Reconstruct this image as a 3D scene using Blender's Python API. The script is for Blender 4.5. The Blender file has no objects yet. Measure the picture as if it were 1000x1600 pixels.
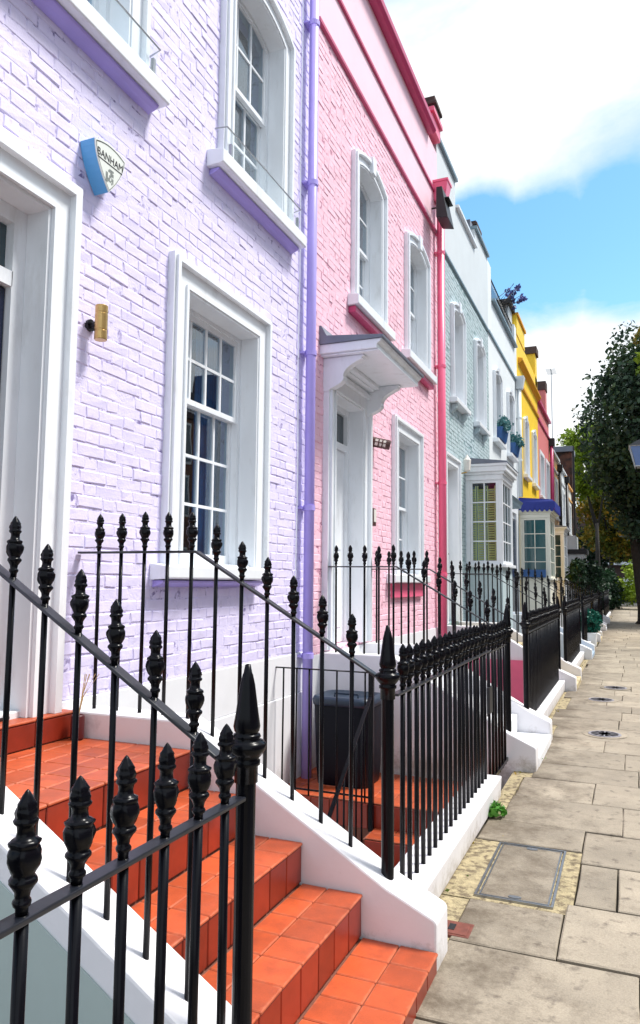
import bpy, bmesh, math, random
import numpy as np
from mathutils import Vector, Matrix

random.seed(7)
SC = bpy.context.scene
COL = SC.collection
rad = math.radians

# ------------------------------------------------------------------ camera
F_PX, VPX, VPY, ROLL, CAM_H = 1150.0, 983.0, 913.0, -0.0093, 1.6
_d = Vector((VPX - 500, -(VPY - 800), F_PX)).normalized()
_h = Vector((math.cos(ROLL), math.sin(ROLL), 0))
_up = _d.cross(_h)
if _up.y < 0: _up = -_up
_up.normalize()
_x = _d.cross(_up)
if _x.x < 0: _x = -_x
R3 = Matrix((_x, _d, _up))          # rows: world axes in camera coordinates (right, up, forward)
cam_d = bpy.data.cameras.new('camera')
cam = bpy.data.objects.new('camera', cam_d)
COL.objects.link(cam)
cr, cu, cf = R3.col[0], R3.col[1], R3.col[2]
cam.matrix_world = Matrix(((cr.x, cu.x, -cf.x, 0), (cr.y, cu.y, -cf.y, 0), (cr.z, cu.z, -cf.z, CAM_H), (0, 0, 0, 1)))
cam_d.sensor_fit = 'VERTICAL'
cam_d.sensor_height = 24.0
cam_d.lens = 24.0 * F_PX / 1600.0
cam_d.clip_start = 0.05
cam_d.clip_end = 1000
SC.camera = cam
C3 = R3.transposed()
def proj(p):
    c = C3 @ (Vector(p) - Vector((0, 0, CAM_H)))
    return (500 + F_PX * c.x / c.z, 800 - F_PX * c.y / c.z, c.z) if c.z > 0.05 else None

# ------------------------------------------------------------------ sky, sun, exposure
SUN_EL, SUN_AZ = 60.0, 62.0        # azimuth measured from +Y towards +X
w = bpy.data.worlds.new('World'); SC.world = w; w.use_nodes = True
nt = w.node_tree; nt.nodes.clear()
def N(t, **k):
    n = nt.nodes.new(t)
    for a, b in k.items(): setattr(n, a, b)
    return n
out = N('ShaderNodeOutputWorld'); bg = N('ShaderNodeBackground'); bg.inputs[1].default_value = 0.12
sky = N('ShaderNodeTexSky', sky_type='NISHITA', sun_disc=False)
sky.sun_elevation = rad(SUN_EL); sky.sun_rotation = rad(SUN_AZ)
sky.air_density = 1.0; sky.dust_density = 0.6; sky.ozone_density = 1.2
tc = N('ShaderNodeTexCoord'); sep = N('ShaderNodeSeparateXYZ'); nt.links.new(tc.outputs['Generated'], sep.inputs[0])
addz = N('ShaderNodeMath', operation='ADD'); addz.inputs[1].default_value = 0.22
mx = N('ShaderNodeMath', operation='MAXIMUM'); mx.inputs[1].default_value = 0.0
nt.links.new(sep.outputs[2], mx.inputs[0]); nt.links.new(mx.outputs[0], addz.inputs[0])
dx = N('ShaderNodeMath', operation='DIVIDE'); dy = N('ShaderNodeMath', operation='DIVIDE')
nt.links.new(sep.outputs[0], dx.inputs[0]); nt.links.new(addz.outputs[0], dx.inputs[1])
nt.links.new(sep.outputs[1], dy.inputs[0]); nt.links.new(addz.outputs[0], dy.inputs[1])
cmb = N('ShaderNodeCombineXYZ'); nt.links.new(dx.outputs[0], cmb.inputs[0]); nt.links.new(dy.outputs[0], cmb.inputs[1])
def pixdir(px, py):
    v = R3 @ Vector((px - 500, -(py - 800), F_PX)); return v.normalized()
GAPS = [(*pixdir(985, 385), math.cos(rad(6.8)), .40), (*pixdir(850, 405), math.cos(rad(6.2)), .40), (*pixdir(750, 370), math.cos(rad(4.6)), .36),
        (*pixdir(1250, 380), math.cos(rad(9)), .4), (-.5, -.6, .6, math.cos(rad(25)), .25), (.8, .1, .55, math.cos(rad(20)), .25)]
CLOUD_OFF = (0.35, 0.28, 3.1)
mp = N('ShaderNodeMapping'); mp.inputs['Location'].default_value = CLOUD_OFF; mp.inputs['Scale'].default_value = (0.9, 1.0, 1)
nt.links.new(cmb.outputs[0], mp.inputs[0])
nz = N('ShaderNodeTexNoise'); nz.inputs['Scale'].default_value = 2.2; nz.inputs['Detail'].default_value = 10; nz.inputs['Roughness'].default_value = 0.60
nz.inputs['Distortion'].default_value = 0.25
nt.links.new(mp.outputs[0], nz.inputs['Vector'])
cr_ = N('ShaderNodeValToRGB'); cr_.color_ramp.elements[0].position = 0.34; cr_.color_ramp.elements[1].position = 0.62
gap = None
for (gx, gy, gz, lo, amt) in GAPS:      # openings in the cloud cover
    dp = N('ShaderNodeVectorMath', operation='DOT_PRODUCT'); nt.links.new(tc.outputs['Generated'], dp.inputs[0]); dp.inputs[1].default_value = (gx, gy, gz)
    mr_ = N('ShaderNodeMapRange', interpolation_type='SMOOTHSTEP'); mr_.inputs['From Min'].default_value = lo; mr_.inputs['From Max'].default_value = 1.0; mr_.inputs['To Max'].default_value = amt
    nt.links.new(dp.outputs['Value'], mr_.inputs['Value'])
    if gap is None: gap = mr_.outputs[0]
    else:
        mxx = N('ShaderNodeMath', operation='MAXIMUM'); nt.links.new(gap, mxx.inputs[0]); nt.links.new(mr_.outputs[0], mxx.inputs[1]); gap = mxx.outputs[0]
sb_ = N('ShaderNodeMath', operation='SUBTRACT'); nt.links.new(nz.outputs[0], sb_.inputs[0]); nt.links.new(gap, sb_.inputs[1])
ad_ = N('ShaderNodeMath', operation='ADD'); nt.links.new(sb_.outputs[0], ad_.inputs[0]); ad_.inputs[1].default_value = 0.10
nt.links.new(ad_.outputs[0], cr_.inputs[0])
nz2 = N('ShaderNodeTexNoise'); nz2.inputs['Scale'].default_value = 2.3; nz2.inputs['Detail'].default_value = 5
nt.links.new(mp.outputs[0], nz2.inputs['Vector'])
crc = N('ShaderNodeValToRGB'); crc.color_ramp.elements[0].position = 0.36; crc.color_ramp.elements[1].position = 0.66
crc.color_ramp.elements[0].color = (0.60, 0.71, 0.80, 1); crc.color_ramp.elements[1].color = (1, 1, 1, 1)
nt.links.new(nz2.outputs[0], crc.inputs[0])
vm = N('ShaderNodeVectorMath', operation='SCALE'); vm.inputs['Scale'].default_value = 5.0
nt.links.new(crc.outputs[0], vm.inputs[0])
sg = N('ShaderNodeHueSaturation'); sg.inputs['Saturation'].default_value = 1.22; sg.inputs['Hue'].default_value = 0.485; sg.inputs['Value'].default_value = 0.98
nt.links.new(sky.outputs[0], sg.inputs['Color'])
mixc = N('ShaderNodeMix', data_type='RGBA')
nt.links.new(cr_.outputs[0], mixc.inputs[0]); nt.links.new(sg.outputs[0], mixc.inputs[6]); nt.links.new(vm.outputs[0], mixc.inputs[7])
nt.links.new(mixc.outputs[2], bg.inputs[0]); nt.links.new(bg.outputs[0], out.inputs[0])

sd = bpy.data.lights.new('sun', 'SUN'); sd.energy = 2.5; sd.angle = rad(14); sd.color = (1.0, 0.96, 0.9)
sun = bpy.data.objects.new('sun', sd); COL.objects.link(sun)
_s = Vector((math.sin(rad(SUN_AZ)) * math.cos(rad(SUN_EL)), math.cos(rad(SUN_AZ)) * math.cos(rad(SUN_EL)), math.sin(rad(SUN_EL))))
sun.rotation_euler = _s.to_track_quat('Z', 'Y').to_euler(); sun.location = (20, 10, 30)
SC.view_settings.view_transform = 'Standard'; SC.view_settings.look = 'None'
SC.view_settings.gamma = 1; SC.view_settings.use_curve_mapping = False
SC.view_settings.exposure = 1.15

# ------------------------------------------------------------------ materials
MATS = {}
def mat(name, color, rough=0.5, var=0.0, vscale=6.0, bump=0.0, bscale=40.0, bdist=0.004, spec=0.5, metal=0.0,
        dirt=None, dirt_scale=3.0, dirt_lo=0.5, dirt_hi=0.7, objvar=0.0, bump2=0.0, b2scale=8.0, stretch=(1, 1, 1), coat=0.0, fine=0.0, fscale=120):
    """painted / mineral surface with noise colour variation, optional dirt colour, fine relief"""
    if name in MATS: return MATS[name]
    m = bpy.data.materials.new(name); m.use_nodes = True
    t = m.node_tree; b = t.nodes['Principled BSDF']; L = t.links.new
    b.inputs['Roughness'].default_value = rough
    b.inputs['Specular IOR Level'].default_value = spec
    b.inputs['Metallic'].default_value = metal
    if coat: b.inputs['Coat Weight'].default_value = coat
    g = t.nodes.new('ShaderNodeNewGeometry')
    mpn = t.nodes.new('ShaderNodeMapping'); mpn.inputs['Scale'].default_value = stretch
    L(g.outputs['Position'], mpn.inputs[0]); P = mpn.outputs[0]
    rgb = t.nodes.new('ShaderNodeRGB'); rgb.outputs[0].default_value = (*color, 1); cur = rgb.outputs[0]
    def noise(s, d=4, r=0.55):
        n = t.nodes.new('ShaderNodeTexNoise'); n.inputs['Scale'].default_value = s; n.inputs['Detail'].default_value = d
        n.inputs['Roughness'].default_value = r; L(P, n.inputs['Vector']); return n
    if var or objvar:
        hs = t.nodes.new('ShaderNodeHueSaturation'); L(cur, hs.inputs['Color'])
        val = None
        if var:
            n = noise(vscale); mr = t.nodes.new('ShaderNodeMapRange')
            mr.inputs['From Min'].default_value = 0.25; mr.inputs['From Max'].default_value = 0.75
            mr.inputs['To Min'].default_value = 1 - var; mr.inputs['To Max'].default_value = 1 + var
            L(n.outputs[0], mr.inputs['Value']); val = mr.outputs[0]
        if objvar:
            oi = t.nodes.new('ShaderNodeObjectInfo'); mr = t.nodes.new('ShaderNodeMapRange')
            mr.inputs['To Min'].default_value = 1 - objvar; mr.inputs['To Max'].default_value = 1 + objvar
            L(oi.outputs['Random'], mr.inputs['Value'])
            if val is None: val = mr.outputs[0]
            else:
                mm = t.nodes.new('ShaderNodeMath'); mm.operation = 'MULTIPLY'; L(val, mm.inputs[0]); L(mr.outputs[0], mm.inputs[1]); val = mm.outputs[0]
        L(val, hs.inputs['Value']); cur = hs.outputs[0]
    if fine:
        hs2 = t.nodes.new('ShaderNodeHueSaturation'); L(cur, hs2.inputs['Color']); n = noise(fscale, 5, .7); mr = t.nodes.new('ShaderNodeMapRange')
        mr.inputs['From Min'].default_value = 0.3; mr.inputs['From Max'].default_value = 0.7; mr.inputs['To Min'].default_value = 1 - fine; mr.inputs['To Max'].default_value = 1 + fine
        L(n.outputs[0], mr.inputs['Value']); L(mr.outputs[0], hs2.inputs['Value']); cur = hs2.outputs[0]
    if dirt:
        n = noise(dirt_scale, 8, 0.62); rp = t.nodes.new('ShaderNodeMapRange')
        rp.inputs['From Min'].default_value = dirt_lo; rp.inputs['From Max'].default_value = dirt_hi
        L(n.outputs[0], rp.inputs['Value'])
        mc = t.nodes.new('ShaderNodeMix'); mc.data_type = 'RGBA'; L(rp.outputs[0], mc.inputs[0]); L(cur, mc.inputs[6])
        mc.inputs[7].default_value = (*dirt, 1); cur = mc.outputs[2]
    L(cur, b.inputs['Base Color'])
    nb = None
    for (bs, sc_, dist) in ((bump, bscale, bdist), (bump2, b2scale, bdist * 2)):
        if bs:
            n = noise(sc_, 6, 0.6); bn = t.nodes.new('ShaderNodeBump'); bn.inputs['Strength'].default_value = bs
            bn.inputs['Distance'].default_value = dist; L(n.outputs[0], bn.inputs['Height'])
            if nb: L(nb.outputs[0], bn.inputs['Normal'])
            nb = bn
    if nb: L(nb.outputs[0], b.inputs['Normal'])
    MATS[name] = m
    return m

def glass_mat(name, tint=(0.78, 0.88, 0.95), f0=0.045, f1=0.9):
    m = bpy.data.materials.new(name); m.use_nodes = True; t = m.node_tree; t.nodes.clear(); L = t.links.new
    o = t.nodes.new('ShaderNodeOutputMaterial'); mixs = t.nodes.new('ShaderNodeMixShader')
    tr = t.nodes.new('ShaderNodeBsdfTransparent'); tr.inputs[0].default_value = (*tint, 1)
    gl = t.nodes.new('ShaderNodeBsdfGlossy'); gl.inputs['Roughness'].default_value = 0.01
    lw = t.nodes.new('ShaderNodeLayerWeight'); lw.inputs[0].default_value = 0.5
    pw = t.nodes.new('ShaderNodeMath'); pw.operation = 'POWER'; pw.inputs[1].default_value = 2.7; L(lw.outputs['Facing'], pw.inputs[0])
    fr = t.nodes.new('ShaderNodeMapRange'); fr.inputs['To Min'].default_value = f0; fr.inputs['To Max'].default_value = f1; L(pw.outputs[0], fr.inputs['Value'])
    g = t.nodes.new('ShaderNodeNewGeometry'); n = t.nodes.new('ShaderNodeTexNoise'); n.inputs['Scale'].default_value = 2.2; n.inputs['Detail'].default_value = 1
    bn = t.nodes.new('ShaderNodeBump'); bn.inputs['Strength'].default_value = 0.06; bn.inputs['Distance'].default_value = 0.02
    L(g.outputs['Position'], n.inputs['Vector']); L(n.outputs[0], bn.inputs['Height']); L(bn.outputs[0], gl.inputs['Normal'])
    L(fr.outputs['Result'], mixs.inputs[0]); L(tr.outputs[0], mixs.inputs[1]); L(gl.outputs[0], mixs.inputs[2]); L(mixs.outputs[0], o.inputs[0])
    MATS[name] = m; return m

LAV = mat('lavender_painted_brick', (0.755, 0.70, 0.955), 0.55, var=0.05, vscale=9, bump=0.55, bscale=85, bdist=0.003, bump2=0.35, b2scale=30, dirt=(0.55, 0.48, 0.82), dirt_scale=14, dirt_lo=0.60, dirt_hi=0.78)
LAVM = mat('lavender_painted_mortar', (0.73, 0.68, 0.94), 0.7, var=0.06, vscale=14, bump=0.8, bscale=60, bdist=0.006, dirt=(0.22, 0.18, 0.40), dirt_scale=13, dirt_lo=0.55, dirt_hi=0.66)
WHT = mat('white_gloss_paint', (0.82, 0.855, 0.90), 0.35, var=0.03, vscale=5, bump=0.10, bscale=26, bdist=0.003, dirt=(0.60, 0.61, 0.62), dirt_scale=3.4, dirt_lo=.56, dirt_hi=.86, stretch=(2.2, 2.2, .7))
WHTR = mat('white_painted_render', (0.78, 0.79, 0.82), 0.6, var=0.04, vscale=4, bump=0.25, bscale=30, bdist=0.004, dirt=(0.50, 0.47, 0.47), dirt_scale=2.6, dirt_lo=0.62, dirt_hi=0.85)
STRG = mat('white_painted_masonry', (0.78, 0.77, 0.80), 0.55, var=0.03, vscale=5, bump=0.35, bscale=26, bdist=0.004, dirt=(0.45, 0.42, 0.42), dirt_scale=4.5, dirt_lo=0.62, dirt_hi=0.85)
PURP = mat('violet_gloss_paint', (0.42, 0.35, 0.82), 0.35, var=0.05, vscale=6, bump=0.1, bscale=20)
PINK = mat('pink_painted_brick', (0.915, 0.58, 0.69), 0.55, var=0.06, vscale=8, bump=0.55, bscale=80, bdist=0.003, bump2=0.3, b2scale=30, dirt=(0.74, 0.38, 0.50), dirt_scale=12, dirt_lo=0.60, dirt_hi=0.80)
PINKM = mat('pink_painted_mortar', (0.89, 0.53, 0.64), 0.7, var=0.1, vscale=12, bump=0.6, bscale=60, dirt=(0.32, 0.09, 0.18), dirt_scale=13, dirt_lo=0.54, dirt_hi=0.64)
PINKR = mat('pink_painted_render', (0.91, 0.62, 0.72), 0.55, var=0.04, vscale=3, bump=0.15, bscale=30)
HOT = mat('hot_pink_gloss_paint', (0.84, 0.145, 0.27), 0.35, var=0.06, vscale=5, bump=0.08, bscale=20)
CRIM = mat('crimson_paint_and_shade', (0.52, 0.05, 0.16), 0.4, var=0.06, vscale=5)  # trim paint; on the pink house deepened to hold underside shade
GRN = mat('sage_painted_brick', (0.46, 0.565, 0.60), 0.6, var=0.08, vscale=8, bump=0.4, bscale=50, dirt=(0.22, 0.36, 0.36), dirt_scale=12, dirt_lo=0.58, dirt_hi=0.8)
GRNM = mat('sage_painted_mortar', (0.24, 0.35, 0.37), 0.75, var=0.1, vscale=12, dirt=(0.08, 0.14, 0.15), dirt_scale=8, dirt_lo=0.52, dirt_hi=0.68)
GREYR = mat('pale_grey_render', (0.62, 0.67, 0.70), 0.6, var=0.04, vscale=2, bump=0.15, bscale=30)
WALLW = mat('cool_white_render', (0.74, 0.79, 0.82), 0.6, var=0.04, vscale=2, bump=0.15, bscale=30)
YEL = mat('yellow_painted_render', (0.90, 0.60, 0.03), 0.55, var=0.05, vscale=3, bump=0.15, bscale=30)
YELD = mat('amber_painted_trim', (0.72, 0.36, 0.02), 0.5, var=0.05)
SAL = mat('salmon_painted_render', (0.68, 0.20, 0.20), 0.55, var=0.05, vscale=3, bump=0.15, bscale=30)
ORG = mat('orange_painted_render', (0.78, 0.40, 0.10), 0.55, var=0.05, vscale=3)
IRON = mat('black_gloss_ironwork', (0.003, 0.003, 0.005), 0.24, var=0.1, bump=0.10, bscale=45, bdist=0.002, spec=0.16)
HRAIL = mat('worn_black_rail_paint', (0.010, 0.012, 0.018), 0.34, var=0.3, vscale=20, bump=0.15, bscale=40, bdist=.002, spec=0.65)
IRONM = mat('black_matt_paint', (0.010, 0.010, 0.013), 0.5, var=0.1)
RTILE = mat('shaded_red_riser_tile', (0.25, 0.028, 0.012), 0.33, var=0.15, vscale=14, bump=0.10, bscale=90, bdist=0.002, objvar=0.22, dirt=(0.14, 0.02, 0.012), dirt_scale=5, dirt_lo=0.58, dirt_hi=0.8)  # same tile darkened: shade of the upright faces put into the colour
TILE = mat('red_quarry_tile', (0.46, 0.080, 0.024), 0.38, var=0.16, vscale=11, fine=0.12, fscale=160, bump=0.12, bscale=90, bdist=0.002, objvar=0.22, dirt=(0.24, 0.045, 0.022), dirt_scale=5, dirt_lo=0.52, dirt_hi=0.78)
GROUT = mat('tile_grout', (0.20, 0.07, 0.045), 0.8, var=0.15, vscale=30)
SLAB = mat('york_stone', (0.30, 0.255, 0.195), 0.72, var=0.18, vscale=4, fine=0.20, fscale=130, bump=0.7, bscale=65, bdist=0.004, bump2=0.4, b2scale=9, objvar=0.19, dirt=(0.13, 0.105, 0.08), dirt_scale=11, dirt_lo=0.56, dirt_hi=0.70)
SAND = mat('sandy_mortar', (0.37, 0.305, 0.18), 0.9, var=0.3, vscale=30, bump=0.9, bscale=90, bdist=0.008, dirt=(0.15, 0.115, 0.07), dirt_scale=22, dirt_lo=0.48, dirt_hi=0.60)
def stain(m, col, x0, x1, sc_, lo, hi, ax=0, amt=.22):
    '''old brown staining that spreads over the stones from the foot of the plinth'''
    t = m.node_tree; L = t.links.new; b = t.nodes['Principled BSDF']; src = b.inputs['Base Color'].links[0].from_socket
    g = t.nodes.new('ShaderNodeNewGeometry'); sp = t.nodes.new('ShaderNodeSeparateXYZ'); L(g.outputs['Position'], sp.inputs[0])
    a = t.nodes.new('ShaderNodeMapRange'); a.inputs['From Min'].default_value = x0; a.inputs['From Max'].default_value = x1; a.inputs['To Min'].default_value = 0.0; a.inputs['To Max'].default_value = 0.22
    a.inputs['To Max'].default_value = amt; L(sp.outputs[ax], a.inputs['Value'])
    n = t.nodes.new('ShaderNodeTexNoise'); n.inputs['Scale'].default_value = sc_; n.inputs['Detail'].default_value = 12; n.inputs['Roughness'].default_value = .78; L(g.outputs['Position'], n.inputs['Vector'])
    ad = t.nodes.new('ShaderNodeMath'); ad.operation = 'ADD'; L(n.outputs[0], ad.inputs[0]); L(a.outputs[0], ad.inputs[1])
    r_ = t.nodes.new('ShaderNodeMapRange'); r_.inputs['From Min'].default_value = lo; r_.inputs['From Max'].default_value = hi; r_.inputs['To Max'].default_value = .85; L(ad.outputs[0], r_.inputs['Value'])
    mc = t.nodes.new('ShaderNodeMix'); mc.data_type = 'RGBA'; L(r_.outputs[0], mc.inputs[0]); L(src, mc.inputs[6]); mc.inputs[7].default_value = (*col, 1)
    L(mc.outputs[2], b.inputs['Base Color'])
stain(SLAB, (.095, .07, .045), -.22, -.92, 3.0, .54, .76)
stain(STRG, (.34, .30, .26), .16, -.04, 7, .60, .86, 2, .30)
stain(WHTR, (.40, .38, .35), .12, -.2, 6, .60, .9, 2, .28)
stain(LAV, (.50, .46, .66), 1.9, .9, 6, .62, .95, 2, .22)
def tile_wear(m, light, dark):
    '''scuffed paler rims and grimy patches on single tiles'''
    t = m.node_tree; L = t.links.new; b = t.nodes['Principled BSDF']; src = b.inputs['Base Color'].links[0].from_socket
    tc_ = t.nodes.new('ShaderNodeTexCoord'); sp = t.nodes.new('ShaderNodeSeparateXYZ'); L(tc_.outputs['Generated'], sp.inputs[0])
    ms = []
    for i_ in (0, 1):
        a = t.nodes.new('ShaderNodeMath'); a.operation = 'SUBTRACT'; L(sp.outputs[i_], a.inputs[0]); a.inputs[1].default_value = .5
        c_ = t.nodes.new('ShaderNodeMath'); c_.operation = 'ABSOLUTE'; L(a.outputs[0], c_.inputs[0]); ms.append(c_.outputs[0])
    mx_ = t.nodes.new('ShaderNodeMath'); mx_.operation = 'MAXIMUM'; L(ms[0], mx_.inputs[0]); L(ms[1], mx_.inputs[1])
    g = t.nodes.new('ShaderNodeNewGeometry'); n = t.nodes.new('ShaderNodeTexNoise'); n.inputs['Scale'].default_value = 26; n.inputs['Detail'].default_value = 6; L(g.outputs['Position'], n.inputs['Vector'])
    ad = t.nodes.new('ShaderNodeMath'); ad.operation = 'MULTIPLY_ADD'; L(n.outputs[0], ad.inputs[0]); ad.inputs[1].default_value = .22; L(mx_.outputs[0], ad.inputs[2])
    r1 = t.nodes.new('ShaderNodeMapRange'); r1.inputs['From Min'].default_value = .55; r1.inputs['From Max'].default_value = .64; r1.inputs['To Max'].default_value = .65; L(ad.outputs[0], r1.inputs['Value'])
    m1 = t.nodes.new('ShaderNodeMix'); m1.data_type = 'RGBA'; L(r1.outputs[0], m1.inputs[0]); L(src, m1.inputs[6]); m1.inputs[7].default_value = (*light, 1)
    n2 = t.nodes.new('ShaderNodeTexNoise'); n2.inputs['Scale'].default_value = 3.2; n2.inputs['Detail'].default_value = 10; n2.inputs['Roughness'].default_value = .7; L(g.outputs['Position'], n2.inputs['Vector'])
    r2 = t.nodes.new('ShaderNodeMapRange'); r2.inputs['From Min'].default_value = .52; r2.inputs['From Max'].default_value = .75; r2.inputs['To Max'].default_value = .6; L(n2.outputs[0], r2.inputs['Value'])
    m2 = t.nodes.new('ShaderNodeMix'); m2.data_type = 'RGBA'; L(r2.outputs[0], m2.inputs[0]); L(m1.outputs[2], m2.inputs[6]); m2.inputs[7].default_value = (*dark, 1)
    L(m2.outputs[2], b.inputs['Base Color'])
    r3 = t.nodes.new('ShaderNodeMapRange'); r3.inputs['To Min'].default_value = .28; r3.inputs['To Max'].default_value = .6; L(n2.outputs[0], r3.inputs['Value']); L(r3.outputs[0], b.inputs['Roughness'])
tile_wear(TILE, (.56, .17, .085), (.22, .050, .026))
BED = mat('dark_joint_soil', (0.06, 0.05, 0.036), 0.95, var=0.3, vscale=20)
SAGEW = mat('sage_grey_render', (0.40, 0.48, 0.46), 0.6, var=0.05, vscale=3, bump=0.2, bscale=30, dirt=(0.30, 0.33, 0.28), dirt_scale=2.5, dirt_lo=0.55, dirt_hi=0.8)
STEEL = mat('galvanised_steel', (0.35, 0.36, 0.38), 0.35, metal=0.9, var=0.1, vscale=12)
BRASS = mat('aged_brass', (0.55, 0.36, 0.14), 0.3, metal=0.85, var=0.1, vscale=20)
BRONZE = mat('dark_bronze', (0.07, 0.025, 0.022), 0.4, var=0.1)
OPAL = mat('opal_lamp_glass', (0.80, 0.77, 0.72), 0.25)
LEAD = mat('lead_flashing', (0.16, 0.18, 0.23), 0.5, var=0.1, bump=0.2, bscale=14)
SLATE = mat('dark_roof_slate', (0.030, 0.028, 0.034), 0.6, var=0.2, vscale=7, bump=0.4, bscale=16)
BRICKD = mat('sooty_stock_brick', (0.085, 0.055, 0.05), 0.85, var=0.3, vscale=10, bump=0.6, bscale=24)
BRICKR = mat('brown_stock_brick', (0.22, 0.11, 0.07), 0.85, var=0.3, vscale=10, bump=0.5, bscale=24)
BRICKM = mat('mottled_red_brick', (0.11, 0.045, 0.03), 0.85, var=0.5, vscale=3, bump=0.5, bscale=12, dirt=(0.03, 0.02, 0.02), dirt_scale=2.5, dirt_lo=.45, dirt_hi=.6)
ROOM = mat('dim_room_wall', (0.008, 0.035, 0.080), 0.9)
NAVY = mat('navy_gloss_door', (0.010, 0.013, 0.040), 0.25, var=0.05)
BLUEB = mat('pale_blue_box_paint', (0.10, 0.36, 0.66), 0.4, var=0.05)
ALRM = mat('alarm_face_plastic', (0.74, 0.78, 0.74), 0.4)
INK = mat('black_print', (0.012, 0.012, 0.016), 0.5)
GREYINK = mat('grey_print', (0.25, 0.28, 0.27), 0.5)
TEAL = mat('teal_lead_paint', (0.20, 0.29, 0.35), 0.45, var=0.05)
BLUC = mat('royal_blue_canvas', (0.010, 0.025, 0.24), 0.6, var=0.08)
CREAM = mat('cream_gloss_paint', (0.78, 0.77, 0.68), 0.4, var=0.03)
SHUT = mat('yellow_green_shutter', (0.95, 0.78, 0.22), 0.5, var=0.06)
CURT = mat('pale_curtain', (0.03, 0.16, 0.36), 0.8, var=0.08)
BLIND = mat('white_blind', (0.62, 0.74, 0.80), 0.8)
BLUEP = mat('blue_window_box', (0.02, 0.09, 0.27), 0.45)
STONEY = mat('buff_stone_step', (0.50, 0.42, 0.26), 0.8, var=0.15, vscale=7, bump=0.4, bscale=40, dirt=(0.26, 0.2, 0.1), dirt_scale=6)
STONEB = mat('blue_grey_stone_step', (0.30, 0.40, 0.52), 0.65, var=0.1, vscale=7, bump=0.3, bscale=40)
BARK = mat('dark_bark', (0.035, 0.030, 0.027), 0.9, var=0.3, vscale=9, bump=0.8, bscale=14, bdist=0.03)
TERRA = mat('dark_red_pot', (0.10, 0.018, 0.02), 0.4)
STRAW = mat('dry_straw', (0.62, 0.48, 0.22), 0.8)
BIN = mat('navy_bin_plastic', (0.004, 0.005, 0.010), 0.45, spec=0.15, var=0.1)
BINL = mat('blue_bin_lid_plastic', (0.012, 0.026, 0.050), 0.4, var=0.1)
ASPH = mat('asphalt', (0.05, 0.05, 0.052), 0.85, var=0.15, vscale=10, bump=0.4, bscale=120)
KERB = mat('granite_kerb', (0.28, 0.28, 0.28), 0.7, var=0.1, vscale=20)
COAL = mat('worn_cast_iron', (0.26, 0.25, 0.28), 0.6, metal=0.1, var=0.2, vscale=30, bump=0.3, bscale=60)
RUST = mat('red_brown_cast_iron', (0.16, 0.045, 0.03), 0.55, var=0.25, vscale=30)
LAMPG = mat('frosted_lamp_glass', (0.10, 0.19, 0.42), 0.12, spec=0.8)
GLASS = glass_mat('window_glass')
GLASSD = mat('dark_window_glass', (0.020, 0.045, 0.060), 0.06, spec=1.0)
GLASST = mat('teal_window_glass', (0.015, 0.085, 0.095), 0.06, spec=0.9)
GUARD = glass_mat('clear_guard_glass', (0.965, 0.985, 0.99), 0.012, 0.30)

def leaf_mat(name, cols, rough=0.5, transl=0.25):
    m = bpy.data.materials.new(name); m.use_nodes = True; t = m.node_tree; b = t.nodes['Principled BSDF']; L = t.links.new
    g = t.nodes.new('ShaderNodeNewGeometry'); rp = t.nodes.new('ShaderNodeValToRGB')
    els = rp.color_ramp.elements
    while len(els) < len(cols): els.new(0.5)
    for i, c in enumerate(cols): els[i].position = i / max(1, len(cols) - 1); els[i].color = (*c, 1)
    n = t.nodes.new('ShaderNodeTexNoise'); n.inputs['Scale'].default_value = 0.55; n.inputs['Detail'].default_value = 3
    L(g.outputs['Position'], n.inputs['Vector'])
    mr = t.nodes.new('ShaderNodeMapRange'); mr.inputs['From Min'].default_value = 0.3; mr.inputs['From Max'].default_value = 0.7
    L(n.outputs[0], mr.inputs['Value'])
    mm = t.nodes.new('ShaderNodeMix'); mm.inputs[0].default_value = 0.55
    L(g.outputs['Random Per Island'], mm.inputs[2]); L(mr.outputs[0], mm.inputs[3])
    L(mm.outputs[0], rp.inputs[0]); L(rp.outputs[0], b.inputs['Base Color'])
    b.inputs['Roughness'].default_value = rough; b.inputs['Specular IOR Level'].default_value = 0.3
    o = t.nodes['Material Output']; tl = t.nodes.new('ShaderNodeBsdfTranslucent'); L(rp.outputs[0], tl.inputs[0])
    ms = t.nodes.new('ShaderNodeMixShader'); ms.inputs[0].default_value = transl
    L(b.outputs[0], ms.inputs[1]); L(tl.outputs[0], ms.inputs[2]); L(ms.outputs[0], o.inputs[0])
    MATS[name] = m; return m
LEAFD = leaf_mat('dark_maple_leaf', [(0.012, 0.026, 0.020), (0.026, 0.052, 0.034), (0.050, 0.095, 0.045), (0.11, 0.16, 0.03)], 0.40, 0.22)
LEAFY = leaf_mat('yellow_green_leaf', [(0.10, 0.17, 0.02), (0.20, 0.30, 0.02), (0.32, 0.40, 0.03)])
LEAFA = leaf_mat('autumn_leaf', [(0.03, 0.055, 0.012), (0.09, 0.13, 0.02), (0.30, 0.22, 0.02), (0.45, 0.16, 0.015)])
LEAFB = leaf_mat('glossy_box_leaf', [(0.004, 0.06, 0.045), (0.010, 0.12, 0.085), (0.03, 0.20, 0.14)], 0.3, 0.1)
LEAFG = leaf_mat('fresh_weed_leaf', [(0.04, 0.16, 0.02), (0.08, 0.26, 0.03), (0.14, 0.36, 0.05)])
LEAFS = leaf_mat('dark_shrub_leaf', [(0.006, 0.02, 0.012), (0.015, 0.045, 0.02), (0.03, 0.085, 0.03)])
LEAFP = leaf_mat('violet_shrub_leaf', [(0.04, 0.05, 0.14), (0.08, 0.09, 0.28), (0.12, 0.12, 0.35)])
LEAFC = leaf_mat('teal_trailing_leaf', [(0.03, 0.11, 0.12), (0.06, 0.20, 0.22), (0.16, 0.30, 0.30)])

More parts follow.
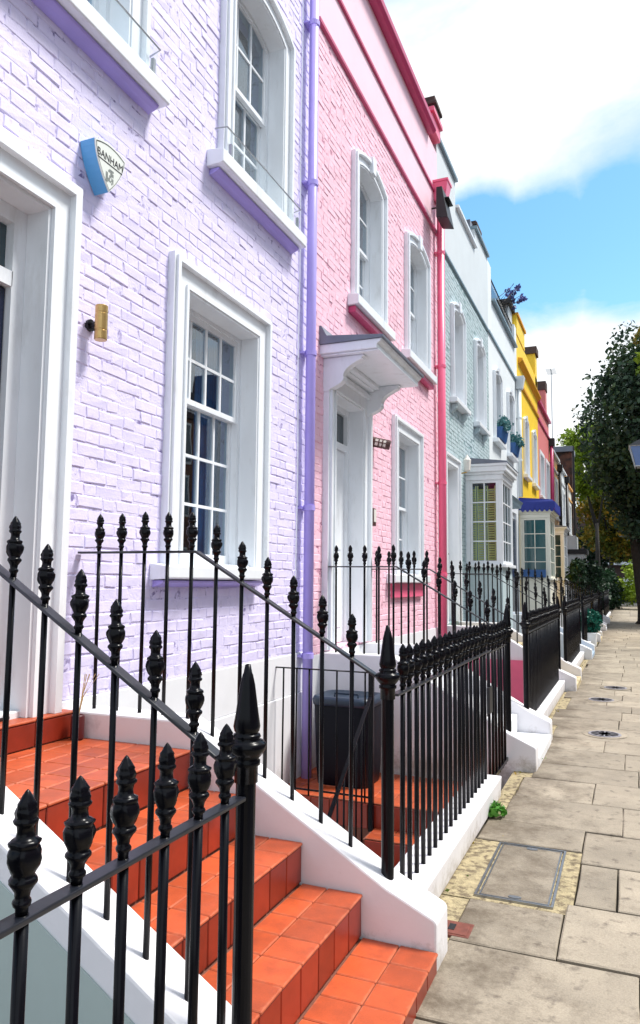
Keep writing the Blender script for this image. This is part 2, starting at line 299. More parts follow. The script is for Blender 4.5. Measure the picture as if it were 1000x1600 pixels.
# ------------------------------------------------------------------ mesh helpers
class MB:
    def __init__(s): s.v = []; s.f = []
    def add(s, vs, fs):
        o = len(s.v); s.v += [tuple(p) for p in vs]; s.f += [tuple(i + o for i in f) for f in fs]; return s
    def box(s, x0, x1, y0, y1, z0, z1):
        if x0 > x1: x0, x1 = x1, x0
        if y0 > y1: y0, y1 = y1, y0
        return s.add([(x0, y0, z0), (x1, y0, z0), (x1, y1, z0), (x0, y1, z0), (x0, y0, z1), (x1, y0, z1), (x1, y1, z1), (x0, y1, z1)],
                     [(0, 3, 2, 1), (4, 5, 6, 7), (0, 1, 5, 4), (1, 2, 6, 5), (2, 3, 7, 6), (3, 0, 4, 7)])
    def hexa(s, p): return s.add(p, [(0, 3, 2, 1), (4, 5, 6, 7), (0, 1, 5, 4), (1, 2, 6, 5), (2, 3, 7, 6), (3, 0, 4, 7)])
    def prism(s, poly, a, b, axis='y'):
        n = len(poly)
        def P(q, t): return {'y': (q[0], t, q[1]), 'x': (t, q[0], q[1]), 'z': (q[0], q[1], t)}[axis]
        return s.add([P(q, a) for q in poly] + [P(q, b) for q in poly],
                     [tuple(range(n - 1, -1, -1)), tuple(range(n, 2 * n))] + [(i, (i + 1) % n, n + (i + 1) % n, n + i) for i in range(n)])
    def tube(s, pts, r, n=8, cap=True):
        pts = [Vector(p) for p in pts]; rs = r if isinstance(r, (list, tuple)) else [r] * len(pts)
        vs = []
        for i, p in enumerate(pts):
            t = (pts[min(i + 1, len(pts) - 1)] - pts[max(i - 1, 0)]).normalized()
            a = t.cross(Vector((0, 0, 1)) if abs(t.z) < 0.9 else Vector((1, 0, 0))).normalized(); b = t.cross(a)
            for k in range(n):
                th = 2 * math.pi * k / n; vs.append(p + (a * math.cos(th) + b * math.sin(th)) * rs[i])
        fs = [(i * n + k, i * n + (k + 1) % n, (i + 1) * n + (k + 1) % n, (i + 1) * n + k) for i in range(len(pts) - 1) for k in range(n)]
        if cap: fs += [tuple(range(n - 1, -1, -1)), tuple(range((len(pts) - 1) * n, len(pts) * n))]
        return s.add(vs, fs)
    def bar(s, p, q, w, t, up=(0, 0, 1)):
        """rectangular bar from p to q: w across (horizontal), t thick"""
        p, q = Vector(p), Vector(q); d = (q - p).normalized(); a = d.cross(Vector(up)).normalized(); b = a.cross(d)
        c = [p - a * w / 2 - b * t / 2, p + a * w / 2 - b * t / 2, p + a * w / 2 + b * t / 2, p - a * w / 2 + b * t / 2]
        c += [x + (q - p) for x in c]
        return s.add(c, [(0, 1, 2, 3), (7, 6, 5, 4), (0, 4, 5, 1), (1, 5, 6, 2), (2, 6, 7, 3), (3, 7, 4, 0)])
    def lathe(s, prof, n=16, c=(0, 0, 0), mod=None):
        vs = []; 
        for (r, z) in prof:
            for k in range(n):
                th = 2 * math.pi * k / n; rr = r * (mod(th, z) if mod else 1)
                vs.append((c[0] + rr * math.cos(th), c[1] + rr * math.sin(th), c[2] + z))
        m = len(prof)
        fs = [(i * n + k, i * n + (k + 1) % n, (i + 1) * n + (k + 1) % n, (i + 1) * n + k) for i in range(m - 1) for k in range(n)]
        fs += [tuple(range(n - 1, -1, -1)), tuple(range((m - 1) * n, m * n))]
        return s.add(vs, fs)
    def mesh(s, name, smooth=False):
        me = bpy.data.meshes.new(name); me.from_pydata(s.v, [], s.f)
        bm = bmesh.new(); bm.from_mesh(me); bmesh.ops.recalc_face_normals(bm, faces=bm.faces); bm.to_mesh(me); bm.free()
        if smooth:
            for p in me.polygons: p.use_smooth = True
        me.update(); return me

WL = {}
def ob(name, data, m=None, parent=None, loc=(0, 0, 0), rot=None, scale=None, smooth=False, bevel=0, seg=2, label=None, kind=None, auto=None):
    if isinstance(data, MB): data = data.mesh(name, smooth)
    o = bpy.data.objects.new(name, data); COL.objects.link(o)
    if m and data is not None and not data.materials: data.materials.append(m)
    loc = Vector(loc); WL[o.name] = loc.copy()
    if parent: o.parent = parent; o.location = loc - WL[parent.name]
    else: o.location = loc
    if rot: o.rotation_euler = rot
    if scale: o.scale = scale
    if bevel:
        md = o.modifiers.new('bevel', 'BEVEL'); md.width = bevel; md.segments = seg; md.limit_method = 'ANGLE'; md.angle_limit = rad(35)
    if label: o['label'] = label
    if kind: o['kind'] = kind
    return o
def thing(name, label, cat, loc=(0, 0, 0), group=None):
    o = ob(name, None, loc=loc); o['label'] = label; o['category'] = cat
    if group: o['group'] = group
    o.empty_display_size = 0.2
    return o
def tag(o, label, cat, group=None):
    o['label'] = label; o['category'] = cat
    if group: o['group'] = group
    return o
def struct(name, mb, m, **k): return ob(name, mb, m, kind='structure', **k)

XF = -2.8            # face of the terrace
# ------------------------------------------------------------------ ground
struct('ground', MB().box(-200, 400, -60, 600, -1.52, -1.40), ASPH)
struct('road', MB().box(1.15, 60, -40, 300, -1.38, -0.13), ASPH)
struct('side_street', MB().box(-60, 1.14, 62, 300, -1.38, -0.10), ASPH)
pav = struct('pavement', MB().box(-0.965, 0.98, -12, 62, -1.39, -0.034).box(-6, -0.966, 44, 62, -1.39, -0.034), BED)
for i in range(40):
    ob('kerb_stone', MB().box(0.985, 1.148, -12 + i * 1.85, -12 + i * 1.85 + 1.84, -1.2, 0.0), KERB, pav, bevel=0.012)

# paving slabs -------------------------------------------------------------
rows = [(-1.1, -0.45), (-0.45, 0.2), (0.2, 0.9), (0.9, 1.55), (1.55, 2.2), (2.2, 2.81), (2.81, 3.45), (3.45, 3.95)]
def slab(x0, x1, y0, y1, m=SLAB, dz=None):
    g = 0.0035; rr = random.Random(int((x0 * 37 + y0 * 91) * 100))
    z = dz if dz is not None else rr.uniform(-0.004, 0.003)
    j = lambda: rr.uniform(-0.003, 0.003)
    p = [(x0 + g + j(), y0 + g + j()), (x1 - g + j(), y0 + g + j()), (x1 - g + j(), y1 - g + j()), (x0 + g + j(), y1 - g + j())]
    cx, cy = (x0 + x1) / 2, (y0 + y1) / 2
    # irregular outline: two extra points on each long edge
    q = []
    for i in range(4):
        a, b = p[i], p[(i + 1) % 4]; q.append(a)
        for t in (0.33, 0.66):
            q.append((a[0] + (b[0] - a[0]) * t + rr.uniform(-0.003, 0.003), a[1] + (b[1] - a[1]) * t + rr.uniform(-0.003, 0.003)))
    n = len(q); mb = MB(); ins = 0.008; vs = []
    tx, ty = rr.uniform(-0.004, 0.004), rr.uniform(-0.004, 0.004)
    hz = lambda a: z + tx * (a[0] - cx) + ty * (a[1] - cy)
    for a in q: vs.append((a[0] - cx, a[1] - cy, -0.03))
    for a in q: vs.append((a[0] - cx, a[1] - cy, hz(a) - 0.005))
    for a in q:
        dx_, dy_ = cx - a[0], cy - a[1]; l = math.hypot(dx_, dy_)
        vs.append((a[0] - cx + dx_ / l * ins, a[1] - cy + dy_ / l * ins, hz(a)))
    fs = [(i, (i + 1) % n, n + (i + 1) % n, n + i) for i in range(n)] + [(n + i, n + (i + 1) % n, 2 * n + (i + 1) % n, 2 * n + i) for i in range(n)]
    fs.append(tuple(range(2 * n, 3 * n)))
    mb.add(vs, fs)
    return ob('paving_slab', mb, m, pav, loc=(cx, cy, 0))
XR = 0.975; XL = -0.955
for (y0, y1) in rows[:6]:
    xs = sorted([XL] + random.sample([-0.55, -0.3, 0.05, 0.35, 0.6], 2) + [XR])
    for a, b in zip(xs, xs[1:]): slab(a, b, y0, y1)
slab(-0.80, -0.005, 2.81, 3.445); slab(-0.005, XR, 2.6 + .21, 3.465)
slab(-0.80, -0.335, 3.455, 3.93); slab(-0.335, 0.33, 3.47, 4.06); slab(0.33, XR, 3.47, 4.06)
slab(-0.30, -0.10, 4.07, 4.65); slab(-0.10, 0.45, 4.07, 4.65); slab(0.45, XR, 4.07, 4.65)
slab(-0.305, 0.40, 4.66, 5.23); slab(0.40, XR, 4.66, 5.23)
slab(-0.935, -0.305, 4.85, 5.26)
slab(-0.86, -0.085, 5.265, 5.895); slab(-0.085, 0.5, 5.24, 5.885); slab(0.5, XR, 5.24, 5.885)
slab(-0.85, -0.295, 5.90, 6.49); slab(-0.295, 0.55, 5.89, 6.505); slab(0.55, XR, 5.89, 6.505)
slab(-0.80, 0.03, 6.50, 7.05); slab(0.03, XR, 6.51, 7.05)
slab(-0.79, -0.08, 7.06, 7.70); slab(-0.08, XR, 7.06, 7.70)
slab(-0.80, -0.27, 7.71, 8.24); slab(-0.27, XR, 7.71, 8.24)
slab(-0.80, 0.22, 8.25, 8.96); slab(0.22, XR, 8.25, 8.96)
y = 8.965; k = 0
while y < 40:
    d = random.uniform(0.48, 0.68) * (1.0 if y < 22 else 1.25)
    xs = [random.choice([-0.9, -0.84, -0.8]), random.uniform(-0.5, -0.05), random.uniform(0.2, 0.55), XR] if k % 2 else [random.choice([-0.9, -0.84, -0.8]), random.uniform(-0.25, 0.15), XR]
    for a, b in zip(xs, xs[1:]): slab(a, b, y, y + d - 0.004)
    y += d; k += 1
while y < 61:
    slab(-0.95, 0.0, y, y + 0.9); slab(0.0, XR, y, y + 0.9); y += 0.9
# sandy mortar fillets
sand = MB()
sand.box(-0.963, -0.80, 2.75, 3.93, -0.03, -0.012).box(-0.963, -0.305, 3.94, 4.84, -0.03, -0.010)
sand.box(-0.963, -0.86, 5.25, 6.5, -0.03, -0.010).box(-0.963, -0.80, 6.5, 12, -0.03, -0.012).box(-0.963, -0.84, 12, 40, -0.03, -0.012)
ob('mortar_fillet', sand, SAND, pav)

# inspection cover, valve cover, coal-hole covers
h = thing('inspection_cover', 'square paved steel-framed inspection cover set in yellow mortar', 'cover', (-0.59, 4.40, 0))
fr = MB(); x0, x1, y0, y1 = -0.785, -0.392, 3.975, 4.817
for t, zt in ((0, 0.001),):
    for a, b, c, d in ((x0, x1, y0, y0 + .012), (x0, x1, y1 - .012, y1), (x0, x0 + .012, y0 + .012, y1 - .012), (x1 - .012, x1, y0 + .012, y1 - .012)): fr.box(a, b, c, d, -0.03, 0.001)
    i = 0.022
    for a, b, c, d in ((x0 + i, x1 - i, y0 + i, y0 + i + .008), (x0 + i, x1 - i, y1 - i - .008, y1 - i), (x0 + i, x0 + i + .008, y0 + i + .008, y1 - i - .008), (x1 - i - .008, x1 - i, y0 + i + .008, y1 - i - .008)): fr.box(a, b, c, d, -0.03, -0.001)
ob('frame', fr, STEEL, h)
ob('stone_infill', MB().box(x0 + .031, x1 - .031, y0 + .031, y1 - .031, -0.03, -0.003), SLAB, h)
for yy in (y0 + .05, y1 - .05):
    ob('key_plate', MB().lathe([(0.001, -.004), (0.028, -.004), (0.028, 0.0), (0.001, 0.0)], 14, (0, 0, 0)), STEEL, h, loc=(-0.585, yy, 0.001), scale=(1.2, 0.6, 1))
v = thing('valve_cover', 'small red-brown iron valve cover beside the foot of the tiled steps', 'cover', (-0.78, 3.56, 0))
ob('frame', MB().box(-0.862, -0.715, 3.485, 3.632, -0.03, 0.0015), RUST, v, bevel=0.003)
ob('lid', MB().box(-0.850, -0.728, 3.497, 3.620, -0.01, 0.005), RUST, v, bevel=0.003)
ob('lifting_slot', MB().box(-0.82, -0.79, 3.53, 3.59, 0.0, 0.0065), IRONM, v)
def coal(x, y, label):
    t = thing('coal_hole_cover', label, 'cover', (x, y, 0), 'round coal-hole covers in the pavement')
    ob('stone_ring', MB().lathe([(0.17, 0.002), (0.225, 0.002), (0.225, 0.0045), (0.17, 0.0045)], 32, (x, y, 0)), SLAB, t)
    c = MB().lathe([(0.001, 0), (0.168, 0), (0.168, 0.006), (0.001, 0.006)], 32, (x, y, 0))
    for r in (0.05, 0.09, 0.13, 0.155):
        c.lathe([(r, 0.006), (r + .012, 0.006), (r + .010, 0.011), (r + .002, 0.011)], 32, (x, y, 0))
    for kk in range(12):
        a = kk * math.pi / 6; c.bar((x + .06 * math.cos(a), y + .06 * math.sin(a), .008), (x + .15 * math.cos(a), y + .15 * math.sin(a), .008), .012, .008)
    ob('iron_plate', c, COAL, t)
coal(-0.285, 8.60, 'ornate round iron coal-hole cover near the white entrance steps')
coal(-0.40, 11.10, 'plain round iron coal-hole cover beside the buff stone step')
coal(-0.24, 12.45, 'small round iron coal-hole cover beyond the buff stone step')

# ------------------------------------------------------------------ ironwork
fp = [(.0105, 0), (.0110, .014), (.0150, .018), (.0165, .023), (.0150, .027), (.0120, .030), (.0140, .042), (.0190, .052), (.0240, .058), (.0245, .063), (.0215, .067), (.0180, .070),
      (.0215, .078), (.0260, .088), (.0285, .099), (.0280, .109), (.0250, .117), (.0235, .120), (.0265, .124), (.0265, .129), (.0210, .133), (.0160, .136), (.0150, .147), (.0155, .157), (.0210, .162), (.0220, .166), (.0185, .170), (.0170, .173),
      (.0195, .179), (.0185, .186), (.0160, .190), (.0165, .194), (.0130, .201), (.0085, .210), (.0035, .218), (.0008, .221)]
FIN = MB().lathe(fp, 24, (0, 0, 0), lambda th, z: 1 + (0.07 * math.cos(6 * th + 60 * z) if 0.072 < z < 0.132 or z > 0.172 else 0.0)).mesh('finial', True)
FIN.materials.append(IRON)
FINS = [FIN]
for q in range(4):
    f2 = FIN.copy(); rq = random.Random(90 + q); ph = [rq.uniform(0, 6.28) for _ in range(4)]
    for v_ in f2.vertices:
        c_ = v_.co; k_ = 1 + .05 * math.sin(130 * c_.z + ph[0]) * math.sin(3 * math.atan2(c_.y, c_.x) + ph[1]) + .03 * math.sin(310 * c_.z + ph[2])
        c_.x = c_.x * k_ + .0012 * math.sin(14 * c_.z + ph[3]); c_.y = c_.y * k_ + .0012 * math.cos(17 * c_.z + ph[2])
    FINS.append(f2)
pp = [(0.034, -0.10), (0.034, -0.055), (0.040, -0.052), (0.040, -0.040), (0.034, -0.036), (0.046, -0.022), (0.056, -0.008), (0.058, 0.004), (0.050, 0.014), (0.036, 0.020),
      (0.041, 0.026), (0.038, 0.033), (0.031, 0.036), (0.036, 0.042), (0.039, 0.055), (0.034, 0.085), (0.022, 0.17), (0.015, 0.20), (0.013, 0.203), (0.008, 0.228), (0.002, 0.230)]
CAP = MB().lathe(pp, 20).mesh('post_cap', True); CAP.materials.append(IRON)
_bars = {}
def barmesh(r, L):
    key = (r, round(L, 3))
    if key not in _bars:
        me = MB().tube([(0, 0, 0), (0, 0, key[1])], r, 10).mesh('bar'); me.materials.append(IRON)
        for p in me.polygons: p.use_smooth = len(p.vertices) == 4
        _bars[key] = me
    return _bars[key]
_ji = random.Random(3)
def bar(parent, x, y, z0, z1, r, fin=True, fs=1.0):
    b = ob('bar', barmesh(r, z1 - z0), IRON, parent, loc=(x, y, z0), rot=(_ji.uniform(-.004, .004), _ji.uniform(-.004, .004), 0))
    if fin: ob('finial', _ji.choice(FINS), None, b, loc=(x, y, z1 - 0.002), rot=(0, 0, _ji.uniform(0, 6)), scale=(fs * _ji.uniform(1.02, 1.08), fs * _ji.uniform(1.02, 1.08), fs * _ji.uniform(.94, 1.01)))
    return b
def post(parent, x, y, z0, zc):
    p = ob('post', MB().tube([(0, 0, 0), (0, 0, zc - z0 - 0.05)], 0.0285, 18), IRON, parent, loc=(x, y, z0))
    ob('post_cap', CAP, None, p, loc=(x, y, zc))
    return p
RX = -1.02
def stair_railing(name, label, y, zl, xb, zp, zfoot_l, n0=5, post_z0=0.30, slope_f=0.577, cap_z=None):
    """flat rail at landing height zl from the wall to xb, then down to the newel at RX"""
    t = thing(name, label, 'railing', (XF, y, 0), 'iron railings beside the entrance steps')
    r = MB(); W, T = 0.044, 0.012
    r.bar((XF + .005, y, zl), (xb + .004, y, zl), W, T); r.bar((xb - .002, y, zl), (RX - .02, y, zp), W, T)
    ob('handrail', r, HRAIL, t, bevel=0.003)
    xs = []; x = -2.66
    while x < RX - 0.10: xs.append(x); x += 0.1465
    for x in xs:
        zr = zl if x < xb else zl + (x - xb) / (RX - .02 - xb) * (zp - zl)
        zf = max(0.31 + slope_f * (RX - x), 0) if x > -2.06 else 0.91
        bar(t, x, y, zf - 0.02, zr + 0.012, 0.0102, fs=0.93)
    post(t, RX, y, post_z0, cap_z or zp + 0.02)
    return t
def front_railing(name, label, y0, y1, sp, zrail, zfoot, y_first, plinth=True, pm=STRG, r=0.0125):
    t = thing(name, label, 'railing', (RX, y0, 0), 'iron railings along the pavement')
    ob('rail', MB().bar((RX, y0, zrail), (RX, y1, zrail), 0.040, 0.012), HRAIL, t, bevel=0.003)
    y = y_first
    while y < y1 - 0.03:
        bar(t, RX, y, zfoot - 0.02, zrail + 0.008, r); y += sp
    if plinth:
        p = MB().prism([(-1.145, -1.39), (-0.968, -1.39), (-0.968, 0.0), (-0.935, 0.0), (-0.925, zfoot), (-1.145, zfoot)], y0, y1, 'y')
        ob('plinth', p, pm, t, bevel=0.008)
    return t

# ------------------------------------------------------------------ entrance steps
TREADS = [(-0.77, -1.10, 0.08), (-1.10, -1.385, 0.258), (-1.385, -1.68, 0.433), (-1.68, -1.98, 0.606)]   # x nose, x riser behind, top z
LZ = 0.783
def stringer(parent, y0, y1, m, xe=-0.775, side_m=None):
    poly = [(xe, -1.39)]
    sl = 0.577; zn = 0.31 + sl * (RX - xe) + 0.035
    for a in range(0, 75, 12): poly.append((xe - 0.03 + 0.03 * math.cos(rad(a)), zn - 0.025 + 0.03 * math.sin(rad(a))))
    poly += [(xe - 0.22, 0.31 + sl * (RX - (xe - 0.22))), (-2.04, 0.31 + sl * 1.02), (-2.10, 0.912), (XF + .002, 0.912), (XF + .002, -1.39)]
    return ob('stringer', MB().prism(poly, y0, y1, 'y'), m, parent, bevel=0.010, seg=2)
def tile_obj(parent, x0, x1, y0, y1, z0, z1, nm, rnd):
    g = 0.0025; cx, cy, cz = (x0 + x1) / 2, (y0 + y1) / 2, (z0 + z1) / 2
    key = (nm, round(abs(x1 - x0), 3), round(y1 - y0, 3), round(abs(z1 - z0), 3))
    if key not in _bars:
        hx, hy, hz = abs(x1 - x0) / 2 - g, (y1 - y0) / 2 - g, abs(z1 - z0) / 2 - (g if abs(z1 - z0) > 0.03 else 0); c = 0.0038
        bm = bmesh.new(); bmesh.ops.create_cube(bm, size=2)
        for v_ in bm.verts: v_.co = (v_.co.x * hx, v_.co.y * hy, v_.co.z * hz)
        bmesh.ops.bevel(bm, geom=list(bm.edges), offset=c, segments=1, affect='EDGES')
        for f_ in bm.faces: f_.smooth = False
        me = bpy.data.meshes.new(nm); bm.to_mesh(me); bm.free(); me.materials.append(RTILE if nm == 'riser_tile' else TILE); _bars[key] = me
    j = lambda s: rnd.uniform(-s, s)
    ob(nm, _bars[key], None, parent, loc=(cx, cy, cz), rot=(j(.006), j(.006), j(.004)))
def tiled_steps(name, label, y0, y1):
    t = thing(name, label, 'steps', (-0.77, (y0 + y1) / 2, 0))
    rnd = random.Random(5); core = MB(); pz = -0.30
    n = 7; tw = (y1 - y0) / n
    for (xa, xb, z) in TREADS:
        core.box(xa - 0.014, XF, y0, y1, pz, z - 0.010); pz = z - 0.010
    core.box(-1.994, XF, y0, y1, pz, LZ - 0.010)
    core.box(-2.70, XF, y0, y1, LZ - 0.010, 0.915 - 0.008)
    ob('step_core', core, GROUT, t)
    zb = -0.01
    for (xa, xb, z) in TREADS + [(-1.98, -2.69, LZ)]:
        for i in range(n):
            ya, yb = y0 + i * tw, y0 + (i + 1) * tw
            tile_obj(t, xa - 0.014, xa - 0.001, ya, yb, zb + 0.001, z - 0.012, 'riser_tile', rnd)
        nose = xa + 0.004
        if z < LZ - .01:
            cuts = [nose, xa - 0.162, xb - 0.0005]
        else:
            cuts = [nose, xa - 0.155, xa - 0.31, xa - 0.465, xa - 0.62, -2.695]
        for a, b in zip(cuts, cuts[1:]):
            off = 0
            for i in range(n): tile_obj(t, b, a, y0 + i * tw, y0 + (i + 1) * tw, z - 0.013, z, 'tread_tile', rnd)
        zb = z
    # threshold
    for i in range(4):
        ya, yb = y0 + i * (y1 - y0) / 4, y0 + (i + 1) * (y1 - y0) / 4
        tile_obj(t, -2.704, -2.689, ya, yb, LZ + .001, 0.905, 'riser_tile', rnd)
        tile_obj(t, -2.795, -2.685, ya, yb, 0.906, 0.919, 'tread_tile', rnd)
    stringer(t, y0 - 0.205, y0 - 0.004, STRG)
    stringer(t, y1 + 0.004, y1 + 0.205, STRG)
    ob('side_wall', MB().box(XF + .01, -1.00, y0 - 0.212, y0 - 0.206, -1.39, 0.20).prism([(-1.0, 0.19), (-2.05, 0.80), (XF + .01, 0.80), (XF + .01, 0.19)], y0 - 0.212, y0 - 0.206, 'y'), SAGEW, t)
    return t
tiled_steps('entrance_steps', 'red quarry-tiled entrance steps between white rendered side walls', 2.02, 3.14)
def plain_steps(name, label, y0, y1, m, sm, n=4, low=None, lowz=None):
    t = thing(name, label, 'steps', (-0.77, (y0 + y1) / 2, 0))
    pz = -0.05
    for i, (xa, xb, z) in enumerate(TREADS + [(-1.98, XF, LZ)]):
        ob('step', MB().box(xa, xb - 0.03, y0, y1, pz, z), low if (low and i == 0) else m, t, bevel=0.012)
        pz = z + 0.001
    ob('step_core', MB().box(-1.2, XF, y0, y1, -1.39, -0.06), WHTR, t)
    stringer(t, y0 - 0.19, y0 - 0.003, sm); stringer(t, y1 + 0.003, y1 + 0.19, sm)
    return t
HY = [6.87, 12.0, 17.15, 22.3, 27.4, 32.2]       # near inner edge of each further flight of steps
plain_steps('entrance_steps', 'white painted entrance steps of the pink house', HY[0], HY[0] + 1.08, WHTR, STRG)
plain_steps('entrance_steps', 'buff stone entrance steps of the sage green house', HY[1], HY[1] + 1.08, STONEY, STRG)
plain_steps('entrance_steps', 'blue-grey stone entrance steps of the cool white house', HY[2], HY[2] + 1.08, STONEB, WHTR)
plain_steps('entrance_steps', 'buff stone entrance steps of the yellow house', HY[3], HY[3] + 1.08, STONEY, STRG)
plain_steps('entrance_steps', 'white entrance steps of the salmon house', HY[4], HY[4] + 1.08, WHTR, STRG)
plain_steps('entrance_steps', 'white entrance steps of the farther low cottage', HY[5], HY[5] + 1.08, WHTR, STRG)

stair_railing('stair_railing', 'sloping black railing on the sage-sided wall of the tiled steps', 1.908, 1.665, -2.04, 1.05, 0.9, cap_z=1.132)
stair_railing('stair_railing', 'sloping black railing on the lavender window side of the tiled steps', 3.245, 1.746, -2.04, 1.155, 0.9)
front_railing('pavement_railing', 'black railing with finials meeting the sage-sided tiled steps', 0.15, 1.875, 0.145, 0.995, 0.155, 0.20, pm=STRG)
front_railing('pavement_railing', 'black railing on white plinth below the lavender window', 3.35, 5.80, 0.128, 1.078, 0.155, 3.475)
names = ['pink', 'sage green', 'cool white', 'yellow', 'salmon']
for i in range(5):
    a = HY[i]; nm = names[i]
    stair_railing('stair_railing', 'sloping black railing beside the %s house steps, next to the previous house' % nm, a - 0.09, 1.746, -2.04, 1.155, .9)
    stair_railing('stair_railing', 'sloping black railing beside the %s house steps, on its window side' % nm, a + 1.17, 1.746, -2.04, 1.155, .9)
    e = HY[i + 1] - 0.2 if i < 5 else a + 5
    front_railing('pavement_railing', 'black pavement railing in front of the %s house basement' % nm, a + 1.275, e, 0.128 if i < 2 else 0.16, 1.078, 0.155, a + 1.40)
front_railing('pavement_railing', 'black pavement railing in front of the low cottages', HY[5] + 1.3, 42.0, 0.18, 1.078, 0.155, HY[5] + 1.45)

g = thing('area_gate', 'narrow black iron gate hung beside the white steps', 'gate', (RX, 6.25, 0))
ob('rail', MB().bar((RX, 5.83, 1.062), (RX, 6.74, 1.062), 0.02, 0.010), IRON, g)
ob('rail', MB().bar((RX, 5.83, 0.085), (RX, 6.74, 0.085), 0.024, 0.030), IRON, g)
for yy in (5.84, 5.99, 6.14, 6.29, 6.44, 6.59): bar(g, RX, yy, 0.06, 1.07, 0.0115)
ob('lock_plate', MB().box(RX - .012, RX + .012, 5.80, 5.93, 0.60, 0.80), IRONM, g, bevel=0.004)

# basement area of the lavender house --------------------------------------
ar = thing('basement_steps', 'red tiled basement steps behind the lavender house railing', 'steps', (-1.5, 5.5, -0.15))
rnd = random.Random(9)
cor = MB().box(XF + .004, -1.15, 5.76, 6.675, -1.39, -0.165)
for k in range(5):
    cor.box(-1.93, -1.15, 5.76 - 0.25 * (k + 1), 5.76 - 0.25 * k - 0.002, -1.39, -0.165 - 0.19 * (k + 1))
ob('step_core', cor, GROUT, ar)
nx = 10; dxx = (XF + .004 + 1.15) / -nx
for i in range(nx):
    for j in range(6):
        tile_obj(ar, -1.15 - (i + 1) * dxx, -1.15 - i * dxx, 5.75 + j * 0.154, 5.75 + (j + 1) * 0.154, -0.163, -0.150, 'tread_tile', rnd)
    tile_obj(ar, -1.15 - (i + 1) * dxx, -1.15 - i * dxx, 5.745, 5.758, -0.36, -0.164, 'riser_tile', rnd)
for k in range(5):
    z = -0.165 - 0.19 * (k + 1); ya = 5.76 - 0.25 * (k + 1)
    for i in range(4):
        xa = -1.155 - (i + 1) * 0.19; tile_obj(ar, xa, xa + 0.19, ya - 0.005, ya + 0.125, z + .002, z + 0.015, 'tread_tile', rnd)
        tile_obj(ar, xa, xa + 0.19, ya + 0.125, ya + 0.246, z + .002, z + 0.015, 'tread_tile', rnd)
        tile_obj(ar, xa, xa + 0.19, ya - 0.013, ya - 0.001, z - 0.17, z + 0.001, 'riser_tile', rnd)
struct('basement_floor', MB().box(XF + .004, -1.146, 3.35, 5.755, -1.395, -1.30), STONEB)
gr = thing('guard_railing', 'low black guard railing round the basement steps before the bin', 'railing', (-2.3, 5.73, -0.15))
ob('rail', MB().bar((XF + .01, 5.72, 0.872), (-1.93, 5.72, 0.872), 0.022, 0.010), IRON, gr)
ob('rail', MB().bar((XF + .01, 5.72, -0.105), (-1.93, 5.72, -0.105), 0.022, 0.010), IRON, gr)
for i in range(7): bar(gr, -2.72 + i * 0.122, 5.72, -0.15, 0.87, 0.0075, fin=False)
ob('post', MB().box(-1.955, -1.915, 5.70, 5.74, -0.36, 0.885), IRON, gr, bevel=0.003)
ob('handrail', MB().bar((-1.935, 5.72, 0.70), (-1.935, 4.55, -0.22), 0.030, 0.010), IRON, gr)
for i in range(5):
    yy = 5.50 - i * 0.13; zz = 0.70 - (5.72 - yy) * 0.786
    bar(gr, -1.935, yy, zz - 0.95, zz, 0.0075, fin=False)
bn = thing('wheelie_bin', 'tall dark navy bin with a dished blue lid in the basement area', 'bin', (-2.33, 6.27, -0.15))
def rrect(cx, cy, hx, hy, r, z, n=5):
    o = []
    for (sx, sy, a0) in ((1, 1, 0), (-1, 1, 90), (-1, -1, 180), (1, -1, 270)):
        for k in range(n):
            a = rad(a0 + 90 * k / (n - 1)); o.append((cx + sx * (hx - r) + r * math.cos(a), cy + sy * (hy - r) + r * math.sin(a), z))
    return o
def loft(loops, cap=True):
    m = MB(); n = len(loops[0]); vs = [p for l in loops for p in l]
    fs = [(i * n + k, i * n + (k + 1) % n, (i + 1) * n + (k + 1) % n, (i + 1) * n + k) for i in range(len(loops) - 1) for k in range(n)]
    if cap: fs += [tuple(range(n - 1, -1, -1)), tuple(range((len(loops) - 1) * n, len(loops) * n))]
    return m.add(vs, fs)
ob('body', loft([rrect(-2.33, 6.27, .235, .20, .07, -.148), rrect(-2.33, 6.27, .25, .21, .08, .0), rrect(-2.33, 6.27, .265, .23, .09, .50), rrect(-2.33, 6.27, .268, .232, .09, .53)]), BIN, bn, smooth=True, bevel=0.004)
ob('lid', loft([rrect(-2.33, 6.27, .278, .242, .10, .528), rrect(-2.33, 6.27, .283, .247, .10, .57), rrect(-2.33, 6.27, .270, .235, .10, .600), rrect(-2.33, 6.27, .235, .20, .10, .602), rrect(-2.33, 6.27, .215, .18, .10, .575), rrect(-2.33, 6.27, .16, .13, .08, .568)]), BINL, bn, smooth=True)
ob('handle', MB().tube([(-2.44, 6.20, .575), (-2.44, 6.20, .615), (-2.22, 6.20, .615), (-2.22, 6.20, .575)], 0.010, 8), BINL, bn)

